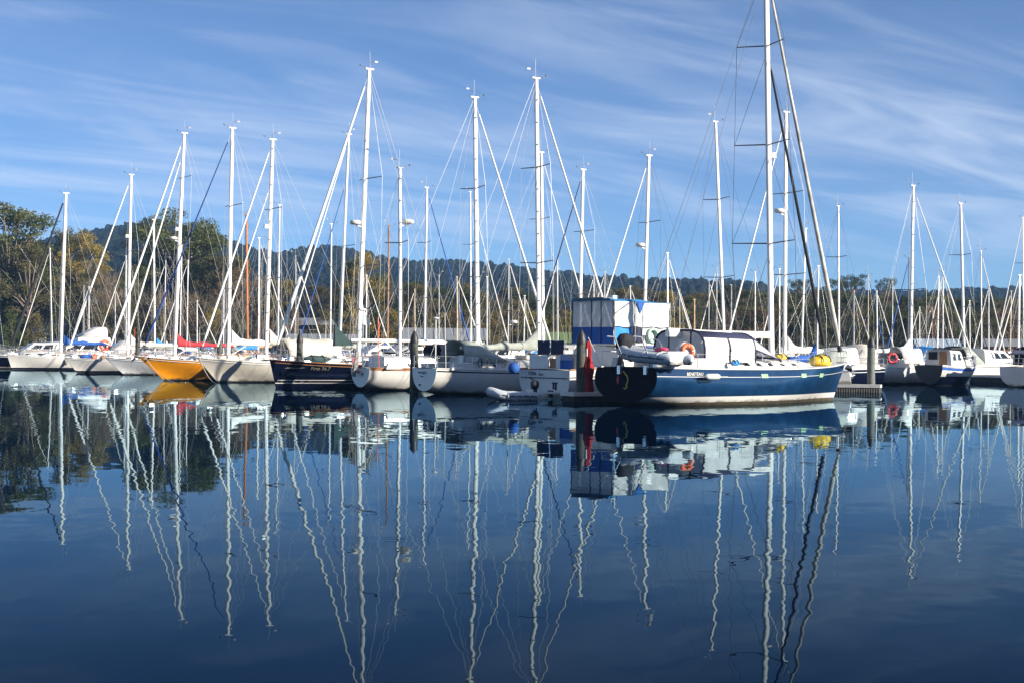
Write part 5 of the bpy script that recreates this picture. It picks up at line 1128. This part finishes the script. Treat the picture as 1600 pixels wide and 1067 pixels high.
p0 = Vector((XatY(1374, 83.0), 82.6)); dock('finger_dock', 'ribbed finger dock with pale edge beside the blue yacht bow', p0, p0 + Vector((-7.2, 2.2)), 1.2, ribs=True, h=0.35)
def dock_box():
    c = P(1324, 600, 82.0); t = thing('dock_locker', 'white sloping dock locker on the ribbed finger dock', 'locker', (c.x, 83.6, 0.42), R(-15))
    MB().loft([[Vector((x, y, 0)) for x, y in ((-0.55, -0.35), (0.55, -0.35), (0.55, 0.35), (-0.55, 0.35))], [Vector((x, y, 0.72)) for x, y in ((-0.35, -0.3), (0.45, -0.3), (0.45, 0.32), (-0.35, 0.32))]], smooth=False).build('box', M_WHITE, t)
    MB().loft([[Vector((x, y, 0.724)) for x, y in ((-0.4, -0.34), (0.5, -0.34), (0.5, 0.36), (-0.4, 0.36))], [Vector((x, y, 0.85)) for x, y in ((-0.3, -0.25), (0.4, -0.25), (0.4, 0.3), (-0.3, 0.3))]], smooth=False).build('lid', M_GREYHULL, t)
dock_box()
for u0, v0 in ((39.5, 66), (39.5, 81), (40.0, 98), (40.0, 112), (40.5, 126)):
    dock('finger_dock', 'narrow finger dock hidden between the moored sloops', uv(u0, v0), uv(52.1, v0), 0.9, grp='finger docks between the moored sloops', h=0.32)

# ------------------------------------------------------------------ shore buildings
def shed(label, px, Y, w, d, hw, hr, ang=0, wall=M_WALL, roof=M_ROOF, nwin=4, name='shed', base=None):
    x = XatY(px, Y); z = max(ground_z(x, Y), 0.6) - 0.3 if base is None else base; t = thing(name, label, 'building', (x, Y, z), ang)
    MB().box((0, 0, hw / 2), (w, d, hw)).build('wall', wall, t)
    rf = MB(); e = 0.35
    a = [Vector((-w / 2 - e, -d / 2 - e, hw)), Vector((-w / 2 - e, 0, hw + hr)), Vector((-w / 2 - e, d / 2 + e, hw)), Vector((-w / 2 - e, 0, hw + hr - 0.15)) + Vector((0, 0, -0.0))]
    b = [p + Vector((w + 2 * e, 0, 0)) for p in a]
    rf.loft([[a[0], a[1], a[2], Vector((a[0].x, 0, hw + 0.02))], [b[0], b[1], b[2], Vector((b[0].x, 0, hw + 0.02))]], smooth=False); ro = rf.build('roof', roof, t)
    n = int(w / 1.2); k = MB()
    for i in range(n + 1):
        xx = -w / 2 + w * i / n
        k.box((xx, -d / 4 - e / 2, hw + hr / 2 + 0.03), (0.05, math.hypot(d / 2 + e, hr), 0.05), Matrix.Rotation(math.atan2(hr, d / 2 + e), 3, 'X'))
    k.build('roof_batten', roof, ro, kind='stuff')
    for i in range(nwin):
        xx = -w / 2 + w * (i + 0.5) / nwin; wo_ = MB().box((xx, -d / 2 - 0.01, hw * 0.55), (w / nwin * 0.5, 0.08, hw * 0.38)).build('window', M_WHITE, t)
        MB().box((xx, -d / 2 - 0.06, hw * 0.55), (w / nwin * 0.42, 0.03, hw * 0.32)).build('pane', M_GLASS, wo_)
    return t
shed('long grey-roofed boat shed with windows behind the white ketch', 693, 192, 10, 6, 2.2, 1.5, R(4), nwin=5)
shed('low grey-roofed shed on the shore behind the navy sloop', 505, 200, 9, 5, 1.5, 1.0, R(6), nwin=4)
shed('dark boarded house with grey roof among trees on the left slope', 488, 246, 5.5, 6, 2.6, 1.2, R(-15), wall=mat('dark_board', (0.09, 0.06, 0.045), 0.8, var=0.2), nwin=2, name='house')
shed('pale house with porch among the eucalyptus on the left slope', 92, 262, 8, 7, 2.8, 1.6, R(12), wall=M_WHITE, nwin=3, name='house')
shed('blue-grey shed on the right shore behind the old launch', 1462, 196, 5, 5, 1.7, 1.1, R(-5), roof=mat('roof_blue', (0.30, 0.38, 0.46), 0.5), nwin=3)
shed('grey shed on the right shore near the picture edge of the marina', 1566, 200, 4.5, 4, 1.7, 1.0, R(-8), nwin=2, wall=M_WALLB)
shed('small green-roofed shed on the shore behind the flybridge cruiser', 880, 194, 6, 5, 2.0, 1.3, R(3), roof=mat('roof_green', (0.12, 0.17, 0.06), 0.7), nwin=3)

# ------------------------------------------------------------------ trees
def leaf_mat(name, c, c2, tl=0.25):
    m = bpy.data.materials.new(name); m.use_nodes = True; t = m.node_tree; b = t.nodes['Principled BSDF']; b.inputs['Roughness'].default_value = 0.6; b.inputs['Specular IOR Level'].default_value = 0.25
    co = nn(t, 'ShaderNodeTexCoord'); n = nn(t, 'ShaderNodeTexNoise'); n.inputs['Scale'].default_value = 0.55; n.inputs['Detail'].default_value = 4; t.links.new(co.outputs['Object'], n.inputs['Vector'])
    oi = nn(t, 'ShaderNodeObjectInfo')
    f = mth(t, 'ADD', sstep(t, n.outputs[0], 0.35, 0.66), mth(t, 'MULTIPLY', mth(t, 'SUBTRACT', oi.outputs['Random'], 0.5), 0.7), None, True)
    mx = nn(t, 'ShaderNodeMixRGB'); t.links.new(f, mx.inputs[0]); mx.inputs[1].default_value = (*c, 1); mx.inputs[2].default_value = (*c2, 1)
    t.links.new(mx.outputs[0], b.inputs['Base Color'])
    tr = nn(t, 'ShaderNodeBsdfTranslucent'); t.links.new(mx.outputs[0], tr.inputs[0]); ms = nn(t, 'ShaderNodeMixShader'); ms.inputs[0].default_value = tl
    t.links.new(b.outputs[0], ms.inputs[1]); t.links.new(tr.outputs[0], ms.inputs[2]); t.links.new(ms.outputs[0], t.nodes['Material Output'].inputs[0])
    return m
LM = {'gum': leaf_mat('leaf_gum', (0.07, 0.072, 0.024), (0.17, 0.132, 0.048)), 'dark': leaf_mat('leaf_dark', (0.03, 0.046, 0.015), (0.08, 0.09, 0.028)),
      'brown': leaf_mat('leaf_brown', (0.125, 0.08, 0.043), (0.20, 0.14, 0.07)), 'gold': leaf_mat('leaf_gold', (0.17, 0.15, 0.03), (0.30, 0.22, 0.05)), 'green': leaf_mat('leaf_green', (0.06, 0.08, 0.02), (0.12, 0.125, 0.032))}
M_BARK = mat('bark', (0.17, 0.135, 0.10), 0.9, var=0.35, scale=2, bump=0.4, bscale=6)
VARS = {}
def tree_meshes(kind, seed):
    key = (kind, seed)
    if key in VARS: return VARS[key]
    rg = random.Random(seed * 77 + hash(kind) % 1 + len(kind)); H = 10.0
    spec = {'gum': (0.30, 3.9, 44, 1.15, 300, 0.21), 'umbrella': (0.55, 3.6, 18, 1.0, 200, 0.22), 'dense': (0.12, 3.0, 54, 1.1, 290, 0.23), 'column': (0.08, 1.7, 40, 0.9, 140, 0.33), 'bush': (0.04, 4.4, 40, 1.5, 130, 0.42), 'bare': (0.15, 3.2, 30, 1.2, 45, 0.2)}[kind]
    lowf, cr, ncl, clr, nl, ls = spec
    tk = MB(); tips = []
    bend = Vector((rg.uniform(-0.6, 0.6), rg.uniform(-0.6, 0.6), 0))
    fork = H * (lowf + 0.12)
    tk.tube([Vector((0, 0, -1.5)), Vector((0, 0, 0.3)) , bend * 0.4 + Vector((0, 0, fork * 0.6)), bend + Vector((0, 0, fork))], [0.38, 0.3, 0.22, 0.18], 7)
    cen = []
    for i in range(ncl):
        for _ in range(30):
            a = rg.uniform(0, 2 * math.pi); q = math.sqrt(rg.random()); z = rg.uniform(lowf, 0.97)
            if kind == 'umbrella': env = 1.0 if z > 0.8 else 0
            elif kind == 'gum': env = math.sin(math.pi * min(1, max(0, (z - lowf) / (1 - lowf)) * 0.82 + 0.14)) ** 0.7
            elif kind == 'column': env = (1 - z) ** 0.6 * 1.25 if z > 0.3 else 0.9
            elif kind == 'bush': env = math.sqrt(max(0, 1 - z * z)) 
            else: env = math.sin(math.pi * min(1, (z - lowf) / (1 - lowf) * 0.75 + 0.22)) ** 0.6
            if env > 0.05 and (kind != 'umbrella' or z > 0.78): break
        c = Vector((math.cos(a) * q * cr * env, math.sin(a) * q * cr * env, z * H)) + bend * z
        c += Vector((rg.uniform(-.3, .3), rg.uniform(-.3, .3), rg.uniform(-.3, .3))); cen.append(c)
    for i, c in enumerate(cen):
        if kind == 'bush' and i % 4: continue
        st = bend * 0.8 + Vector((0, 0, min(fork * rg.uniform(0.7, 1.05), c.z * 0.75)))
        if kind in ('dense', 'column'): st = bend * (c.z / H) + Vector((0, 0, c.z * 0.7))
        mid = st.lerp(c, 0.55) + Vector((0, 0, 0.35)); tk.tube([st, mid, c], [0.11, 0.07, 0.02], 4, caps=False)
        if kind == 'bare':
            for _ in range(7):
                e = c + Vector((rg.gauss(0, .8), rg.gauss(0, .8), rg.uniform(0.2, 1.7))); tk.tube([mid.lerp(c, rg.random()), e], [0.035, 0.012], 3, caps=False)
    lv = MB()
    for c in cen:
        r = clr * rg.uniform(0.6, 1.15); fl = 0.55 if kind in ('gum', 'umbrella') else 0.8
        for _ in range(int(nl * (r / clr) ** 1.6)):
            d = Vector((rg.gauss(0, 1), rg.gauss(0, 1), rg.gauss(0, 1))).normalized() * r * rg.random() ** 0.45; d.z *= fl
            p = c + d; s_ = ls * rg.uniform(0.55, 1.2)
            u = Vector((rg.gauss(0, 1), rg.gauss(0, 1), rg.gauss(0, 0.7))).normalized(); w = u.cross(Vector((rg.gauss(0, 1), rg.gauss(0, 1), rg.gauss(0, 1)))).normalized()
            lv.v += [tuple(p - u * s_ * 0.5), tuple(p + w * s_ * 0.28), tuple(p + u * s_ * 0.5), tuple(p - w * s_ * 0.28)]
            k = len(lv.v); lv.f.append([k - 4, k - 3, k - 2, k - 1]); lv.m.append(0); lv.sm.append(False)
    def mk(mb, nm):
        me = bpy.data.meshes.new(nm); me.from_pydata(mb.v, [], mb.f); me.update(); return me
    a = mk(tk, 'trunk'); a.materials.append(M_BARK)
    VARS[key] = (a, mk(lv, 'crown')); return VARS[key]
CROWN = {}
def tree(kind, seed, leaf, px, ytop, Y, label, wide=1.0, group=None, name='tree', cat='tree'):
    x = XatY(px, Y); g = ground_z(x, Y) - 0.1; h = (CAM_H + (hor(px) - ytop) / F_PX * Y - g) / 10.0
    tm, cm = tree_meshes(kind, seed); ck = (kind, seed, leaf)
    if ck not in CROWN: c = cm.copy(); c.materials.append(LM[leaf]); CROWN[ck] = c
    t = thing(name, label, cat, (x, Y, g), rnd.uniform(0, 6.28), group); k = h * wide; t.scale = (k, k, h)
    link('trunk', tm, t); link('crown', CROWN[ck], t); return t
GL = 'eucalyptus trees on the left shore'
tree('gum', 1, 'green', 8, 318, 262, 'tall eucalyptus with green crown at the left end of the shore', 1.0)
tree('gum', 2, 'gum', 42, 386, 258, 'eucalyptus with rounded olive crown above the shore scrub', 1.0)
tree('dense', 2, 'green', 16, 372, 268, 'broad green evergreen filling in below the tall left eucalyptus', 1.5)
tree('dense', 3, 'dark', 40, 420, 262, 'dark green round-crowned tree between the left eucalyptus trunks', 1.5)
tree('dense', 1, 'dark', 62, 378, 285, 'dark evergreen behind the eucalyptus shore', 1.1)
tree('gum', 3, 'gum', 100, 362, 282, 'leaning eucalyptus with sparse tufted crown', 0.62)
tree('gum', 4, 'gold', 122, 366, 275, 'golden-leaved eucalyptus on the left slope', 0.75)
tree('gum', 5, 'green', 278, 314, 300, 'broad spreading eucalyptus crowning the left hilltop', 1.25)
tree('gum', 2, 'dark', 243, 352, 306, 'eucalyptus shouldering the broad hilltop crown', 0.9)
tree('gum', 3, 'green', 316, 355, 304, 'eucalyptus with lower crown beside the hilltop giant', 0.9)
tree('bush', 1, 'green', 22, 483, 247, 'low rounded olive bush on the left bank', 0.75, name='bush', cat='bush')
tree('bush', 2, 'gum', 52, 488, 249, 'second rounded bush beside the olive one on the left bank', 0.7, name='bush', cat='bush')
tree('dense', 2, 'gold', 571, 398, 246, 'tall golden-green conifer behind the navy sloop mast', 0.75)
tree('dense', 3, 'green', 592, 425, 248, 'shorter golden-green conifer beside the tall one', 0.7)
for px, yt, Y, k, sd, lf, wd in [(20, 415, 292, 'dense', 1, 'dark', 1.2), (85, 432, 268, 'gum', 1, 'gum', 0.9), (140, 425, 262, 'gum', 4, 'gum', 0.9), (165, 420, 256, 'bare', 1, 'brown', 1.1), (190, 428, 275, 'gum', 2, 'green', 0.9), (215, 418, 290, 'dense', 2, 'green', 1.1),
        (235, 415, 300, 'dense', 1, 'dark', 1.2), (265, 410, 303, 'dense', 3, 'green', 1.1), (295, 412, 296, 'dense', 2, 'green', 1.2), (325, 408, 292, 'dense', 1, 'dark', 1.1), (345, 395, 284, 'dense', 3, 'gum', 1.2), (340, 400, 310, 'gum', 1, 'gum', 0.8), (370, 420, 268, 'gum', 3, 'brown', 1.0),
        (395, 430, 262, 'bare', 2, 'brown', 1.2), (420, 436, 268, 'dense', 2, 'gum', 1.0), (445, 440, 262, 'gum', 2, 'gold', 1.0), (475, 452, 252, 'bare', 3, 'brown', 1.2), (500, 448, 262, 'dense', 1, 'gum', 1.1), (530, 430, 258, 'gum', 5, 'gum', 0.9), (545, 408, 256, 'column', 1, 'dark', 1.0),
        (180, 455, 252, 'bare', 1, 'brown', 1.4), (225, 450, 254, 'bare', 2, 'brown', 1.4), (265, 452, 252, 'bare', 3, 'brown', 1.5), (310, 455, 254, 'bare', 1, 'brown', 1.4), (355, 460, 250, 'bare', 2, 'brown', 1.4), (120, 455, 256, 'bush', 1, 'gum', 0.8), (205, 470, 250, 'bush', 3, 'gum', 0.8),
        (285, 470, 250, 'bush', 2, 'brown', 0.9), (335, 478, 248, 'bush', 1, 'gold', 0.7), (410, 470, 246, 'bush', 3, 'brown', 0.8), (455, 478, 240, 'bush', 1, 'brown', 0.7), (155, 478, 250, 'bush', 2, 'gum', 0.8), (245, 485, 248, 'bush', 1, 'gum', 0.7), (375, 482, 244, 'bush', 3, 'gum', 0.7), (90, 470, 254, 'bush', 3, 'green', 0.6), (505, 482, 232, 'bush', 2, 'gum', 0.8), (545, 478, 226, 'bush', 1, 'gold', 0.7), (585, 482, 222, 'bush', 3, 'green', 0.7)]:
    nm = {'gum': 'eucalyptus', 'dense': 'dense evergreen', 'bare': 'thin-leaved bare-branched tree', 'column': 'narrow dark conifer', 'bush': 'bush'}[k]
    bush = k == 'bush'
    l = '%s %s in the thicket below the broad hilltop eucalyptus' % ({'gum': 'olive', 'dark': 'dark green', 'brown': 'winter-brown', 'gold': 'golden', 'green': 'mid green'}[lf], nm)
    tree(k, sd, lf, px, yt, Y, l, wd, group=l, name='bush' if bush else 'tree', cat='bush' if bush else 'tree')
# middle and right shore
KN = {'gum': 'eucalyptus', 'dense': 'dense evergreen', 'bare': 'bare-branched tree', 'column': 'narrow conifer', 'bush': 'bush'}
LN = {'gum': 'olive', 'dark': 'dark green', 'brown': 'winter-brown', 'gold': 'golden', 'green': 'mid green'}
def shore_tree(k, sd, lf, px, yt, Y, where, wd):
    l = '%s %s %s' % (LN[lf], KN[k], where); tree(k, sd, lf, px, yt, Y, l, wd, group=l, name='bush' if k == 'bush' else 'tree', cat='bush' if k == 'bush' else 'tree')
rg = random.Random(5)
px = 600
while px < 1060:
    k, lf = rg.choice((('bare', 'brown'), ('dense', 'dark'), ('gum', 'gum'), ('dense', 'gum'), ('bare', 'brown'))); yt = 446 + rg.uniform(-6, 22) + (px - 600) * 0.02
    shore_tree(k, rg.choice((1, 2, 3)), lf, px, yt, 255 + rg.uniform(-20, 45), 'on the shore behind the grey-covered sloop masts', rg.uniform(0.9, 1.3)); px += rg.uniform(11, 20)
px = 610
while px < 1080:
    shore_tree('bush', rg.choice((1, 2, 3)), rg.choice(('brown', 'gum', 'gold', 'brown')), px, 482 + rg.uniform(-6, 10), 215 + rg.uniform(-8, 14), 'low on the bank behind the grey-covered sloop', rg.uniform(0.7, 1.0)); px += rg.uniform(18, 30)
tree('dense', 1, 'gold', 1040, 455, 250, 'golden tree behind the blue canopy roof', 0.8)
px = 1072
while px < 1640:
    k, lf = rg.choice((('dense', 'dark'), ('dense', 'green'), ('gum', 'gum'), ('dense', 'dark'), ('gum', 'brown'), ('bare', 'brown')))
    yt = interp([(1070, 462), (1150, 446), (1185, 455), (1240, 462), (1300, 452), (1340, 460), (1420, 462), (1500, 466), (1640, 462)], px) + rg.uniform(-3, 9)
    shore_tree(k, rg.choice((1, 2, 3)), lf, px, yt, 268 + rg.uniform(-12, 50), 'on the woodland ridge beyond the blue yacht bow', rg.uniform(0.95, 1.4)); px += rg.uniform(8, 15)
px = 1080
while px < 1640:
    k, lf = rg.choice((('dense', 'dark'), ('dense', 'green'), ('bush', 'gum'), ('dense', 'dark'), ('bush', 'brown')))
    shore_tree(k, rg.choice((1, 2, 3)), lf, px, 482 + rg.uniform(-10, 12), 222 + rg.uniform(-10, 24), 'at the foot of the woodland beyond the old launch', rg.uniform(0.8, 1.2)); px += rg.uniform(13, 24)
for px, yt, sd, wd, lb in ((1252, 436, 1, 0.8, 'flat-topped lone tree above the ridge behind the blue yacht stays'), (1306, 434, 2, 0.55, 'umbrella-crowned tree on the right ridge'), (1324, 430, 3, 0.75, 'taller umbrella-crowned tree on the right ridge'), (1384, 434, 1, 0.5, 'small umbrella tree on the ridge above the right piling'), (1452, 456, 2, 0.5, 'little umbrella tree on the ridge above the right masts')):
    tree('umbrella', sd, 'dark', px, yt, 315, lb, wd)

# ------------------------------------------------------------------ forest on the far hills
def forest():
    rg = random.Random(3); vs = []; fs = []
    bm = bmesh.new(); bmesh.ops.create_icosphere(bm, subdivisions=2, radius=1); bv = [v.co.copy() for v in bm.verts]; bf = [[v.index for v in f.verts] for f in bm.faces]; bm.free()
    n = 0
    while n < 13000:
        y = 470 + (1540 - 470) * rg.random() ** 0.7; x = rg.uniform(-0.39, 0.39) * y
        z = ground_z(x, y); r = rg.uniform(2.0, 4.3) * min(1, 0.45 + y / 2200); hh = rg.uniform(0.9, 1.5); o = len(vs); sd = Vector((rg.random() * 50, rg.random() * 50, 0))
        for v in bv:
            k = r * (1 + 0.45 * noise.noise(v * 1.7 + sd) + 0.2 * noise.noise(v * 4.5 + sd)); vs.append((x + v.x * k, y + v.y * k, z + r * hh * 0.8 + v.z * k * hh))
        fs += [[o + i for i in f] for f in bf]; n += 1
    me = bpy.data.meshes.new('forest'); me.from_pydata(vs, [], fs); me.update()
    m = bpy.data.materials.new('forest_canopy'); m.use_nodes = True; t = m.node_tree; b = t.nodes['Principled BSDF']; b.inputs['Roughness'].default_value = 0.9; b.inputs['Specular IOR Level'].default_value = 0.1
    g = nn(t, 'ShaderNodeNewGeometry'); a = nn(t, 'ShaderNodeTexNoise'); a.inputs['Scale'].default_value = 0.5; a.inputs['Detail'].default_value = 5; t.links.new(g.outputs['Position'], a.inputs['Vector'])
    mx = nn(t, 'ShaderNodeMixRGB'); t.links.new(sstep(t, a.outputs[0], 0.38, 0.62), mx.inputs[0]); mx.inputs[1].default_value = (0.004, 0.008, 0.009, 1); mx.inputs[2].default_value = (0.012, 0.019, 0.015, 1)
    a2 = nn(t, 'ShaderNodeTexNoise'); a2.inputs['Scale'].default_value = 0.07; a2.inputs['Detail'].default_value = 4; t.links.new(g.outputs['Position'], a2.inputs['Vector'])
    m2 = nn(t, 'ShaderNodeMixRGB', blend_type='MULTIPLY'); m2.inputs[0].default_value = 1; t.links.new(mx.outputs[0], m2.inputs[1])
    cr_ = nn(t, 'ShaderNodeMixRGB'); t.links.new(sstep(t, a2.outputs[0], 0.35, 0.65), cr_.inputs[0]); cr_.inputs[1].default_value = (0.7, 0.8, 0.9, 1); cr_.inputs[2].default_value = (1.7, 1.35, 1.0, 1)
    t.links.new(cr_.outputs[0], m2.inputs[2]); t.links.new(m2.outputs[0], b.inputs['Base Color']); me.materials.append(m)
    link('forest', me, kind='stuff', label='dark forest canopy covering the far hills', category='forest')
forest()

# ------------------------------------------------------------------ air over the water and hills
def haze():
    m = bpy.data.materials.new('haze'); m.use_nodes = True; t = m.node_tree; t.nodes.clear()
    v = nn(t, 'ShaderNodeVolumePrincipled'); v.inputs['Color'].default_value = (0.26, 0.54, 1.0, 1); v.inputs['Density'].default_value = 0.00016; v.inputs['Anisotropy'].default_value = 0.0
    o = nn(t, 'ShaderNodeOutputMaterial'); t.links.new(v.outputs[0], o.inputs['Volume'])
    MB().box((0, 850, 80), (2720, 2330, 166)).build('haze', m, kind='stuff')
haze()
